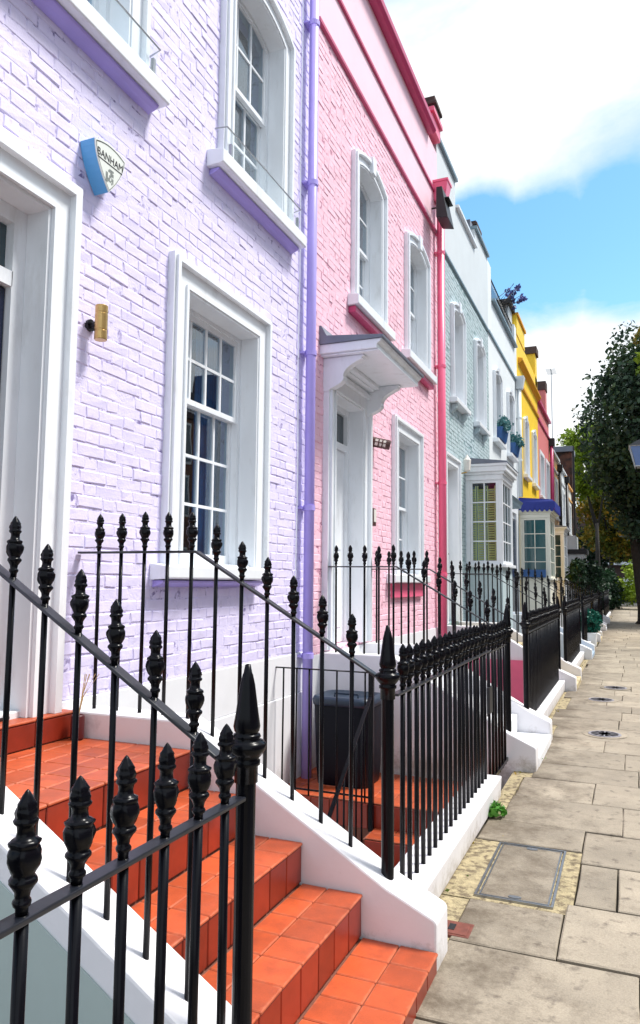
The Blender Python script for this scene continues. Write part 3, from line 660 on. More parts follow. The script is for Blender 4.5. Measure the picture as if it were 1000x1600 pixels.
# ------------------------------------------------------------------ walls and bricks
def backing(parent, y0, y1, z0, z1, ops, m, xa=-3.11, xb=XF - 0.0034, name='wall'):
    ys = sorted({y0, y1, *[o[0] for o in ops], *[o[1] for o in ops]}); zs = sorted({z0, z1, *[o[2] for o in ops], *[o[3] for o in ops]})
    mb = MB()
    for a, b in zip(ys, ys[1:]):
        run = None
        for c, d in zip(zs, zs[1:]):
            cy, cz = (a + b) / 2, (c + d) / 2
            solid = y0 <= cy <= y1 and z0 <= cz <= z1 and not any(o[0] < cy < o[1] and o[2] < cz < o[3] for o in ops)
            if solid:
                if run is None: run = c
            elif run is not None:
                mb.box(xa, xb, a, b, run, c); run = None
        if run is not None: mb.box(xa, xb, a, b, run, zs[-1])
    return ob(name, mb, m, parent)
def brick_geo(rr, l, h, pr, ch=0.006):
    j = lambda s: rr.uniform(-s, s)
    o = [(-l / 2, -h / 2), (l / 2, -h / 2), (l / 2, h / 2), (-l / 2, h / 2)]
    o = [(a + j(.006), b + j(.0045)) for a, b in o]
    vs = [(-0.014, a, b) for a, b in o]
    vs += [(pr - 0.004 + j(.0015), a, b) for a, b in o]
    vs += [(pr + j(.002), a * (1 - 2 * ch / l) + j(.004), b * (1 - 2 * ch / h) + j(.003)) for a, b in o]
    fs = [(i, (i + 1) % 4, 4 + (i + 1) % 4, 4 + i) for i in range(4)] + [(4 + i, 4 + (i + 1) % 4, 8 + (i + 1) % 4, 8 + i) for i in range(4)] + [(8, 9, 10, 11)]
    return vs, fs
def bricks(parent, y0, y1, z0, z1, ops, m, nparts, seed, ch=0.0735, gap=0.0065, pr=0.0):
    rr = random.Random(seed); L = []
    z = z0; k = 0
    while z + ch <= z1 + 0.01:
        zc = z + ch / 2
        y = y0 - (0.165 if k % 2 else 0.0); i = 0
        while y < y1:
            l = (0.222 if i % 2 == 0 else 0.110) + rr.uniform(-.006, .006)
            segs = [(max(y, y0), min(y + l, y1))]
            for o in ops:
                if o[2] - 0.005 < zc < o[3] + 0.005:
                    ns = []
                    for a, b in segs:
                        if b <= o[0] or a >= o[1]: ns.append((a, b))
                        else:
                            if a < o[0]: ns.append((a, o[0]))
                            if b > o[1]: ns.append((o[1], b))
                    segs = ns
            for a, b in segs:
                if b - a > 0.035: L.append((a, b, z))
            y += l; i += 1
        z += ch; k += 1
    sc = []
    for (a, b, z) in L:
        p = proj((XF, (a + b) / 2, z + ch / 2))
        vis = p and -20 < p[0] < 1020 and -20 < p[1] < 1620
        sc.append((0 if not vis else (b - a) / (p[2] ** 2), a, b, z))
    sc.sort(reverse=True)
    var = [None] * 10
    for q in range(10):
        vs, fs = brick_geo(random.Random(seed * 50 + q), 0.214, ch - gap, 0.0)
        me = bpy.data.meshes.new('brick'); me.from_pydata(vs, [], fs); me.materials.append(m); var[q] = me
    for (s, a, b, z) in sc[:nparts]:
        sx = rr.uniform(-.0035, .003)
        ob('brick', var[rr.randrange(10)], None, parent, loc=(XF + sx, (a + b) / 2, z + ch / 2 + rr.uniform(-.0015, .0015)), rot=(rr.uniform(-.008, .008), rr.uniform(-.03, .03), rr.uniform(-.012, .012)), scale=(1, (b - a - gap) / 0.214, 1))
    mb = MB()
    for (s, a, b, z) in sc[nparts:]:
        vs, fs = brick_geo(rr, b - a - gap, ch - gap, rr.uniform(-.0035, .003))
        mb.add([(XF + p[0], p[1] + (a + b) / 2, p[2] + z + ch / 2) for p in vs], fs)
    me = bpy.data.meshes.new('brickwork'); me.from_pydata(mb.v, [], mb.f)
    ob('brickwork', me, m, parent, kind='stuff')

# ------------------------------------------------------------------ windows
def contour(y0, y1, z0, z1, rise, d, n=14):
    if rise <= 0: return [(y0 - d, z0), (y0 - d, z1 + d), (y1 + d, z1 + d), (y1 + d, z0)]
    w_ = (y1 - y0) / 2; Rr = (w_ * w_ + rise * rise) / (2 * rise); cz = z1 - Rr; cy = (y0 + y1) / 2
    a = math.acos(min(1, (w_ + d) / (Rr + d)))
    pts = [(y0 - d, z0)]
    for k in range(n + 1):
        th = math.pi - a - (math.pi - 2 * a) * k / n; pts.append((cy + (Rr + d) * math.cos(th), cz + (Rr + d) * math.sin(th)))
    return pts + [(y1 + d, z0)]
def ring(mb, args, d0, d1, xa, xb):
    A, B = contour(*args, d0), contour(*args, d1); n = len(A)
    vs = [(xb, *p) for p in A] + [(xb, *p) for p in B] + [(xa, *p) for p in A] + [(xa, *p) for p in B]
    fs = []
    for i in range(n - 1):
        fs += [(i, i + 1, n + i + 1, n + i), (2 * n + i, 2 * n + i + 1, i + 1, i), (n + i, n + i + 1, 3 * n + i + 1, 3 * n + i), (3 * n + i, 3 * n + i + 1, 2 * n + i + 1, 2 * n + i)]
    for i in (0, n - 1): fs.append((i, n + i, 3 * n + i, 2 * n + i))
    mb.add(vs, fs)
def sashgrid(parent, y0, y1, z0, z1, x, cols, rows, m, gm, st=0.045, bt=0.022, top=0.045, bot=0.045, th=0.04, axis='y', name='sash', pname='pane', pth=0.004):
    """sash in the plane x = const (axis 'y') or y = const (axis 'x')"""
    mb = MB()
    def bx(a, b, c, d, t, m_=mb):
        if axis == 'y': m_.box(x - t / 2, x + t / 2, a, b, c, d)
        else: m_.box(a, b, x - t / 2, x + t / 2, c, d)
    bx(y0, y0 + st, z0, z1, th); bx(y1 - st, y1, z0, z1, th); bx(y0 + st, y1 - st, z0, z0 + bot, th); bx(y0 + st, y1 - st, z1 - top, z1, th)
    ya, yb, za, zb = y0 + st, y1 - st, z0 + bot, z1 - top
    for i in range(1, cols): c = ya + (yb - ya) * i / cols; bx(c - bt / 2, c + bt / 2, za, zb, th * 0.7)
    for i in range(1, rows): c = za + (zb - za) * i / rows; bx(ya, yb, c - bt / 2, c + bt / 2, th * 0.7 - .003)
    s = ob(name, mb, m, parent)
    for i in range(cols):
        for j in range(rows):
            a, b = ya + (yb - ya) * i / cols, ya + (yb - ya) * (i + 1) / cols; c, d = za + (zb - za) * j / rows, za + (zb - za) * (j + 1) / rows
            pm = MB(); bx(a + .002, b - .002, c + .002, d - .002, pth, pm); ob(pname, pm, gm, parent)
    return s
def window(H, y0, y1, z0, z1, rise=0.0, aw=0.19, cols=3, ru=2, rl=2, zm=None, am=WHT, sill=None, sm=None, xs=-2.955, key=False, gm=None, curtain=None, room=True, simple=False, proud=1.0, panel=None):
    gm = gm or GLASS
    args = (y0, y1, z0, z1, rise); mb = MB(); xw = XF - 0.004
    if simple: steps = [(0, aw, .04)]
    else: steps = [(0, .025, .045), (.0252, aw - .055, .030), (aw - .0548, aw - .02, .070), (aw - .0198, aw, .050)]
    for d0, d1, p in steps: ring(mb, args, d0, d1, xw, XF + p * proud)
    win = ob('window', mb, am, H)
    rv = MB(); ring(rv, args, -0.018, -0.001, xs - 0.055, XF + .035); rv.box(xs - .055, XF - .002, y0 + .018, y1 - .018, z0, z0 + 0.02)
    ring(rv, (y0 + .018, y1 - .018, z0 + .02, z1 - .018, rise), -0.035, -0.001, xs - 0.052, xs + 0.035)
    ob('reveal', rv, am, win)
    if key:
        cy = (y0 + y1) / 2; mbk = MB().hexa([(xw, cy - .055, z1 - .012), (XF + .085, cy - .055, z1 - .012), (XF + .085, cy + .055, z1 - .012), (xw, cy + .055, z1 - .012),
                                            (xw, cy - .075, z1 + aw + .035), (XF + .085, cy - .075, z1 + aw + .035), (XF + .085, cy + .075, z1 + aw + .035), (xw, cy + .075, z1 + aw + .035)])
        ob('keystone', mbk, am, win, bevel=0.006)
    a, b = y0 + .05, y1 - .05; zt = z1 - .05; zb = z0 + .022; zm = zm or (zt + zb) / 2
    sashgrid(win, a, b, zm - .02, zt + (0.02 if rise else 0), xs + .005, cols, ru, am, gm, bot=.04, top=.045)
    sashgrid(win, a, b, zb, zm + .02, xs - .043, cols, rl, am, gm, bot=.075, top=.04)
    if sill:
        sa, sb, sz0, sz1, px = sill
        ob('sill', MB().prism([(XF - .003, sz0), (XF + px - .012, sz0 + .008), (XF + px, sz0 + .014), (XF + px, sz1 - .010), (XF + .02, sz1 + .006), (XF - .003, sz1 + .006)], sa, sb, 'y'), sm or am, win, bevel=0.006)
    if room:
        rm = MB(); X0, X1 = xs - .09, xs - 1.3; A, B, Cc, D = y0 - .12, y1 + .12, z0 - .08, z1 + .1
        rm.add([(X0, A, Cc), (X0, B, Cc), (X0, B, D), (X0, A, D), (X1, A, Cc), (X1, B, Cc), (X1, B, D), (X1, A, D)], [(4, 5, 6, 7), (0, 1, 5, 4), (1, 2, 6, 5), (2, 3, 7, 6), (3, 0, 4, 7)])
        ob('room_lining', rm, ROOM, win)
        if curtain:
            for (ca, cb, cm) in curtain:
                cu_ = MB(); n = 40; vs = []
                for i in range(n + 1):
                    yy = ca + (cb - ca) * i / n; xx = xs - .22 + .022 * math.sin(i * 1.3) + .008 * math.sin(i * 3.1); vs += [(xx, yy, z0 - .02), (xx, yy, z1 + .02)]
                cu_.add(vs, [(2 * i, 2 * i + 2, 2 * i + 3, 2 * i + 1) for i in range(n)])
                ob('curtain', cu_, cm, win, smooth=True)
    return win

# ------------------------------------------------------------------ lavender house
PY0, PY1 = 0.55, 6.485
H = thing('terraced_house', 'lavender painted brick terraced house with white moulded window frames', 'house', (XF, 3.5, 0))
gw = (4.20, 5.26, 1.70, 3.61); uw = (4.77, 5.68, 4.79, 6.56); uwl = (2.57, 3.48, 4.79, 6.56); dr = (1.87, 2.87, 0.92, 3.545)
ops = [gw, uw, uwl, dr]
backing(H, PY0, PY1, 0.955, 9.0, ops, LAVM)
bricks(H, PY0, PY1, 0.965, 9.0, ops, LAV, 300, 11)
ob('rendered_plinth', MB().box(-3.11, XF + 0.012, PY0, PY1, 0.60, 0.952).box(-3.11, XF + 0.022, PY0, PY1, -1.39, 0.598), WHTR, H, bevel=0.006)
window(H, *gw, rise=0, aw=0.195, cols=4, ru=2, rl=3, zm=2.90, sill=(3.90, 5.36, 1.60, 1.70, 0.125), sm=WHT, curtain=[(4.95, 5.3, CURT), (4.2, 4.42, CURT)])
window(H, *uw, rise=0.11, aw=0.17, cols=3, ru=2, rl=2, sill=(4.45, 5.97, 4.655, 4.78, 0.14), zm=5.72)
window(H, *uwl, rise=0.11, aw=0.17, cols=3, ru=2, rl=2, sill=(2.25, 3.77, 4.655, 4.78, 0.14), zm=5.72, curtain=[(2.5, 3.55, BLIND)])
# front door
mb = MB(); dargs = (dr[0], dr[1], dr[2], dr[3], 0)
for d0, d1, p in ((0, .03, .075), (.0302, .13, .055), (.1302, .18, .095), (.1802, .205, .07)): ring(mb, dargs, d0, d1, XF - .004, XF + p)
door = ob('door', mb, WHT, H)
rv = MB(); ring(rv, dargs, -.02, -.001, -3.0, XF + .05); ring(rv, (dr[0] + .02, dr[1] - .02, dr[2], dr[3] - .02, 0), -.085, -.001, -3.0, -2.895)
rv.box(-3.0, -2.895, dr[0] + .10, dr[1] - .10, 3.10, 3.18)
ob('door_frame', rv, WHT, door)
ob('door_leaf', MB().box(-2.985, -2.93, dr[0] + .108, dr[1] - .108, .935, 3.095).box(-2.935, -2.922, dr[0] + .20, dr[0] + .46, 1.15, 1.85).box(-2.935, -2.922, dr[0] + .54, dr[1] - .20, 1.15, 1.85).box(-2.935, -2.922, dr[0] + .20, dr[0] + .46, 2.05, 3.0).box(-2.935, -2.922, dr[0] + .54, dr[1] - .20, 2.05, 3.0), NAVY, door, bevel=0.006)
ob('transom_pane', MB().box(-2.952, -2.948, dr[0] + .105, dr[1] - .105, 3.185, 3.435), GLASSD, door)
ob('door_knob', MB().lathe([(0.002, 0), (.02, 0), (.012, .02), (.03, .04), (.03, .055), (.002, .065)], 14), BRASS, door, loc=(-2.93, 2.3, 1.95), rot=(0, rad(90), 0))
for y0_ in (4.55, 2.35):
    t = thing('window_guard', 'slim clear guard rail on the upper sill %s' % ('beside the violet downpipe' if y0_ > 4 else 'above the lettered alarm box'), 'guard rail', (XF + .10, y0_ + .65, 4.8))
    x = XF + .115
    ob('guard_panel', MB().box(x - .004, x + .004, y0_ + .02, y0_ + 1.30, 4.80, 4.985), GUARD, t)
    ob('top_bar', MB().tube([(XF + .02, y0_ - .03, 4.985), (x, y0_ - .01, 4.99), (x, y0_ + 1.33, 4.99), (XF + .02, y0_ + 1.35, 4.985)], .006, 8), STEEL, t)
    for dy_ in (0.05, 1.26): ob('bracket', MB().box(x - .012, x + .012, y0_ + dy_ - .012, y0_ + dy_ + .012, 4.788, 4.88), STEEL, t)
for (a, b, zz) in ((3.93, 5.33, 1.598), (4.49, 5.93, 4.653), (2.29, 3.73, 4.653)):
    ob('sill_shade_moulding', MB().prism([(XF - .003, zz), (XF + .085, zz), (XF + .08, zz - .015), (XF + .05, zz - .03), (XF - .003, zz - .045)], a, b, 'y'), PURP, H, bevel=.004)  # violet strip, colour stands in for shade below the sill
ob('door_mat', MB().box(-3.05, -2.78, 2.02, 2.78, .921, .937), IRONM, None, bevel=0.004)
tag(bpy.data.objects['door_mat'], 'dark grey mat on the threshold of the lavender house', 'mat')

# alarm box ----------------------------------------------------------------
al = thing('alarm_box', 'shield-shaped alarm box lettered BANHAM with pale blue sides', 'alarm box', (XF, 3.17, 3.93))
cy = 3.25
hw = 0.135
def shield(s, n=8):
    pts = []
    w_, h_ = hw * s, 0.30 * s; zc = 3.945
    top = zc + .125 * s; bot = zc - .130 * s
    for k in range(n + 1):      # top edge, slightly arched
        u = -1 + 2 * k / n; pts.append((cy + w_ * u, top + .028 * s * (1 - u * u)))
    for k in range(1, n):       # right side, bowing to the tip
        u = k / n; pts.append((cy + w_ * (1 - u ** 1.7), top + (bot - top) * u))
    pts.append((cy, bot))
    for k in range(n - 1, 0, -1):
        u = k / n; pts.append((cy - w_ * (1 - u ** 1.7), top + (bot - top) * u))
    return pts
ob('side_shell', MB().prism(shield(1.0), XF + .002, XF + .098, 'x'), BLUEB, al)
ob('face', MB().prism(shield(0.985), XF + .0985, XF + .106, 'x'), ALRM, al)
A, B = shield(0.93), shield(0.895); n = len(A); om = MB()
om.add([(XF + .1072, *p) for p in A] + [(XF + .1072, *p) for p in B], [(i, (i + 1) % n, n + (i + 1) % n, n + i) for i in range(n)])
om.box(XF + .1065, XF + .1072, cy - .108, cy + .108, 3.974, 3.981)
ob('border_print', om, INK, al)
def text(body, size, loc, m, parent, name, sx=1.0):
    cu2 = bpy.data.curves.new(name, 'FONT'); cu2.body = body; cu2.size = size; cu2.align_x = 'CENTER'; cu2.extrude = 0.0004
    o = bpy.data.objects.new(name, cu2); COL.objects.link(o); dg = bpy.context.evaluated_depsgraph_get()
    me = bpy.data.meshes.new_from_object(o.evaluated_get(dg)); bpy.data.objects.remove(o)
    return ob(name, me, m, parent, loc=loc, rot=(rad(90), 0, rad(90)), scale=(sx, 1, 1))
ob_t = text('BANHAM', 0.062, (XF + .1075, cy, 3.990), INK, al, 'lettering', 0.88)
gm_ = MB(); rr = random.Random(4)
for i in range(7):
    for j in range(9):
        if rr.random() < .6: gm_.box(XF + .1065, XF + .1071, cy - .035 + i * .010, cy - .035 + i * .010 + .008, 3.878 + j * .0095, 3.86 + j * .0095 + .007)
ob('small_print', gm_, GREYINK, al)

# up-down wall lamp
wl = thing('wall_lamp', 'brass cylinder wall lamp beside the lavender house door', 'lamp', (XF, 3.28, 3.03))
ob('body', MB().lathe([(.034, 0), (.036, .004), (.036, .05), (.0345, .052), (.0345, .058), (.036, .060), (.036, .150), (.0345, .152), (.0345, .158), (.036, .160), (.036, .196), (.033, .2)], 24, (XF + .085, 3.25, 2.945)), BRASS, wl, smooth=False)
ob('bracket', MB().tube([(XF, 3.25, 3.04), (XF + .055, 3.25, 3.04)], .018, 12).lathe([(.002, 0), (.045, 0), (.045, .001)], 16, (XF, 3.25, 3.04)), IRONM, wl)
ob('rose', MB().tube([(XF - .003, 3.25, 3.04), (XF + .018, 3.25, 3.04)], .034, 20), IRONM, wl)

# vase of dried stems on the landing
vs_ = thing('flower_vase', 'dark red cylinder vase of dry straw stems on the tiled landing', 'vase', (-2.62, 3.085, LZ))
ob('pot', MB().lathe([(.03, 0), (.034, .01), (.034, .115), (.030, .125), (.026, .125), (.026, .10), (.002, .10)], 18, (-2.63, 3.085, LZ)), TERRA, vs_, smooth=True)
rr = random.Random(2)
for i in range(7):
    a = rr.uniform(-.6, 1.1); ob('stem', MB().tube([(-2.63, 3.085, LZ + .1), (-2.63 + .03 * a, 3.085 + .02 * i / 6, LZ + .22), (-2.63 + .075 * a + .01, 3.085 + .05 * rr.random(), LZ + .33)], .0022, 5), STRAW, vs_)

def downpipe(name, label, x, y, z0, z1, r, m, br, hopper=None):
    t = thing(name, label, 'downpipe', (x, y, z0))
    ob('pipe', MB().tube([(x, y, z0), (x, y, z1)], r, 20), m, t, smooth=True)
    for z in br:
        ob('collar', MB().lathe([(r + .001, 0), (r + .008, .002), (r + .008, .05), (r + .001, .052)], 20, (x, y, z)), m, t, smooth=False)
        ob('bracket', MB().box(XF - .002, x - r + .01, y - .07, y + .07, z + .015, z + .035), m, t)
    return t
downpipe('downpipe', 'violet downpipe between the lavender and pink houses', -2.715, 6.22, -0.9, 9.0, 0.047, PURP, [0.9, 2.25, 3.72, 5.4, 7.05])
ob('telephone_cable', MB().tube([(XF + .012, 6.10 + .01 * math.sin(z * 3), z) for z in np.arange(0.9, 8.9, .25)], .005, 6), WHT)
tag(bpy.data.objects['telephone_cable'], 'thin white cable clipped beside the violet downpipe', 'cable')

# ------------------------------------------------------------------ pink house
QY0, QY1 = 6.487, 11.60
H = thing('terraced_house', 'pink painted brick terraced house with a bracketed white door canopy', 'house', (XF, 9.0, 0))
gw = (9.26, 10.28, 1.70, 3.59); u1 = (7.68, 8.55, 4.80, 6.54); u2 = (9.83, 10.78, 4.80, 6.54); dr = (6.97, 7.86, 0.93, 3.57)
ops = [gw, u1, u2, dr]
backing(H, QY0, QY1, 0.90, 7.40, ops, PINKM)
bricks(H, QY0, QY1, 0.91, 7.36, ops, PINK, 300, 21)
ob('rendered_plinth', MB().box(-3.11, XF + .012, QY0, QY1, -1.39, 0.897), WHTR, H)
ob('parapet', MB().box(-3.11, XF + .006, QY0, QY1, 7.402, 8.80), PINKR, H)
ob('string_course', MB().prism([(XF - .01, 7.335), (XF + .035, 7.345), (XF + .035, 7.385), (XF - .01, 7.40)], QY0, QY1 - .02, 'y'), CRIM, H)
ob('string_course', MB().prism([(XF - .01, 7.985), (XF + .035, 7.995), (XF + .035, 8.035), (XF - .01, 8.05)], QY0, QY1 - .02, 'y'), CRIM, H)
ob('coping', MB().prism([(-3.13, 8.80), (XF + .10, 8.80), (XF + .14, 8.84), (XF + .14, 8.93), (-3.13, 8.95)], QY0, QY1 - .55, 'y'), CRIM, H, bevel=0.008)  # crimson carries the shade of the overhanging underside
ob('parapet_block', MB().box(-3.13, XF + .08, 11.02, 11.58, 8.951, 9.16).box(-3.14, XF + .12, 10.98, 11.60, 9.161, 9.24), HOT, H, bevel=0.008)
ob('roof', MB().box(-7.5, -3.14, QY0, QY1, 8.4, 8.82).prism([(-3.14, 8.82), (-3.10, 10.12), (-3.18, 10.28), (-3.6, 10.33), (-5.5, 10.33), (-5.5, 8.82)], 9.75, 11.35, 'y'), SLATE, H, bevel=0.05)
ob('chimney', MB().box(-4.2, -2.82, 11.615, 12.02, 9.125, 9.86).box(-4.24, -2.79, 11.58, 12.05, 9.70, 9.76), BRICKD, H, bevel=0.01)
ob('side_wall', MB().box(-9.0, -3.115, QY0, QY1, -1.39, 8.39), BRICKR, H)
window(H, *gw, rise=0, aw=0.19, cols=2, ru=2, rl=2, sill=(8.86, 10.62, 1.585, 1.70, 0.12), sm=WHT, curtain=[(9.3, 9.7, CURT), (9.95, 10.3, CURT)])
ob('sill_shade_apron', MB().box(XF - .003, XF + .05, 9.02, 10.50, 1.40, 1.583), HOT, H, bevel=0.006)  # apron in deeper pink, sill's underside shade put into its colour
window(H, *u1, rise=0.10, aw=0.16, cols=2, ru=2, rl=2, sill=(7.42, 8.82, 4.66, 4.79, 0.13), key=True, curtain=[(7.7, 8.5, CURT)])
window(H, *u2, rise=0.10, aw=0.16, cols=2, ru=2, rl=2, sill=(9.52, 11.05, 4.66, 4.79, 0.13), key=True, curtain=[(9.9, 10.7, CURT)])
for a, b in ((7.42, 8.82), (9.52, 11.05)): ob('sill_shade_apron', MB().box(XF - .003, XF + .085, a + .03, b - .03, 4.585, 4.658), CRIM, H, bevel=0.006)  # crimson strips painted for the shade under the upper sills
mb = MB(); dargs = (*dr, 0)
for d0, d1, p in ((0, .03, .06), (.0302, .14, .045), (.1402, .19, .085), (.1902, .225, .06)): ring(mb, dargs, d0, d1, XF - .004, XF + p)
door = ob('door', mb, WHT, H)
rv = MB(); ring(rv, dargs, -.02, -.001, -3.02, XF + .04); ring(rv, (dr[0] + .02, dr[1] - .02, dr[2], dr[3] - .02, 0), -.06, -.001, -3.02, -2.93)
rv.box(-3.02, -2.93, dr[0] + .08, dr[1] - .08, 3.07, 3.14); ob('door_frame', rv, WHT, door)
lf = MB().box(-3.01, -2.965, dr[0] + .083, dr[1] - .083, .935, 3.065)
for (a, b) in ((.18, .40), (.49, .71)):
    for (c, d) in ((1.1, 1.75), (1.95, 2.95)): lf.box(-2.97, -2.955, dr[0] + a, dr[0] + b, c, d)
ob('door_leaf', lf, WHT, door, bevel=0.008)
ob('transom_pane', MB().box(-2.982, -2.978, dr[0] + .083, dr[1] - .083, 3.145, 3.48), GLASSD, door)
ob('letter_plate', MB().box(-2.966, -2.948, 7.28, 7.52, 1.80, 1.87), IRONM, door)
ob('keyhole_plate', MB().box(-2.968, -2.95, 7.10, 7.13, 2.20, 2.34), IRONM, door)
# canopy and consoles
cn = MB(); CA, CB = 6.64, 8.16; XO = -2.17
cn.box(XF - .003, XO - .02, CA + .03, CB - .03, 3.855, 3.872)
cn.prism([(XF - .003, 3.873), (XO - .03, 3.873), (XO - .03, 3.915), (XO + .005, 3.94), (XO + .02, 3.965), (XF - .003, 3.965)], CA, CB, 'y')
can = ob('door_canopy', cn, WHT, H, bevel=0.006)
ob('lead_roof', MB().prism([(XF - .003, 3.9655), (XO + .035, 3.9655), (XO + .04, 3.995), (XF + .08, 4.05), (XF + .02, 4.16), (XF - .003, 4.16)], CA - .02, CB + .02, 'y'), LEAD, can, bevel=0.004)
cons = [(XF - .003, 3.798), (XF + .42, 3.798), (XF + .44, 3.775), (XF + .41, 3.755), (XF + .415, 3.73)]
for k in range(9):      # ogee: outward curve then inward
    a = k / 8; cons.append((XF + .415 - .20 * a - .05 * math.sin(a * math.pi), 3.73 - .28 * a))
for k in range(1, 9):
    a = k / 8; cons.append((XF + .215 - .14 * a + .055 * math.sin(a * math.pi), 3.45 - .22 * a))
cons += [(XF + .06, 3.19), (XF - .003, 3.19)]
cons = [(x_, 3.853 - (3.798 - z_) * .56) for x_, z_ in cons]
for a, b in ((6.735, 6.835), (7.965, 8.065)): ob('console_bracket', MB().prism(cons, a, b, 'y'), WHT, can, bevel=0.006)
ob('soffit_moulding', MB().box(XF - .003, XF + .20, 6.84, 7.96, 3.812, 3.853).box(XF - .003, XF + .14, 6.84, 7.96, 3.797, 3.811), WHT, can, bevel=0.01)
# bulkhead lamp, door entry unit
t = thing('bulkhead_lamp', 'dark bronze caged bulkhead lamp on the pink wall beside the canopy', 'lamp', (XF, 8.32, 3.26))
def cyl(p, q, r, n=16): return MB().tube([p, q], r, n)
p0 = Vector((XF, 8.30, 3.28)); dv = Vector((0.30, 0.09, -0.07)).normalized()
ob('back_plate', cyl(p0 - dv * .02, p0 + dv * .03, .062), BRONZE, t)
ob('glass', cyl(p0 + dv * .03, p0 + dv * .17, .047), OPAL, t, smooth=False)
for s in (.07, .115, .165): ob('cage_ring', cyl(p0 + dv * s, p0 + dv * (s + .014), .060), BRONZE, t)
cg = MB(); u_ = dv.cross(Vector((0, 0, 1))).normalized(); v_ = dv.cross(u_)
for k in range(6):
    a = k * math.pi / 3; o_ = (u_ * math.cos(a) + v_ * math.sin(a)) * .056; cg.tube([p0 + o_ + dv * .02, p0 + o_ + dv * .20], .006, 6)
ob('cage_bar', cg, BRONZE, t); ob('end_cap', cyl(p0 + dv * .18, p0 + dv * .215, .058), BRONZE, t)
t = thing('door_entry_unit', 'small bronze door entry unit with a white panel beside the pink house door', 'entry unit', (XF, 8.24, 2.37))
ob('housing', MB().box(XF - .002, XF + .045, 8.19, 8.31, 2.26, 2.47), BRONZE, t, bevel=0.008)
ob('panel', MB().box(XF + .044, XF + .052, 8.215, 8.295, 2.305, 2.455), OPAL, t, bevel=0.002)
pt = downpipe('downpipe', 'hot pink downpipe with square hopper head beside the pink house', -2.70, 11.47, -0.6, 8.02, 0.062, HOT, [1.7, 3.15, 5.05, 6.95])
ob('hopper_head', MB().hexa([(-2.79, 11.38, 7.86), (-2.60, 11.38, 7.86), (-2.60, 11.56, 7.86), (-2.79, 11.56, 7.86), (-2.798, 11.33, 8.14), (-2.55, 11.33, 8.14), (-2.55, 11.61, 8.14), (-2.798, 11.61, 8.14)]), HOT, pt, bevel=0.006)
ob('hopper_rim', MB().box(-2.798, -2.54, 11.32, 11.62, 8.141, 8.18), HOT, pt)
t = thing('security_lamp', 'boxy black security light fixed over the hot pink downpipe', 'lamp', (-2.6, 11.12, 7.5))
ob('housing', MB().hexa([(-2.63, 10.86, 7.30), (-2.44, 10.86, 7.26), (-2.44, 11.30, 7.26), (-2.63, 11.30, 7.30), (-2.63, 10.88, 7.80), (-2.54, 10.88, 7.80), (-2.54, 11.28, 7.80), (-2.63, 11.28, 7.80)]), IRONM, t, bevel=0.008)
ob('visor', MB().box(-2.53, -2.44, 10.93, 11.24, 7.62, 7.632), IRONM, t)
ob('bracket', MB().box(XF - .002, -2.631, 11.235, 11.255, 7.64, 7.66), IRONM, t)

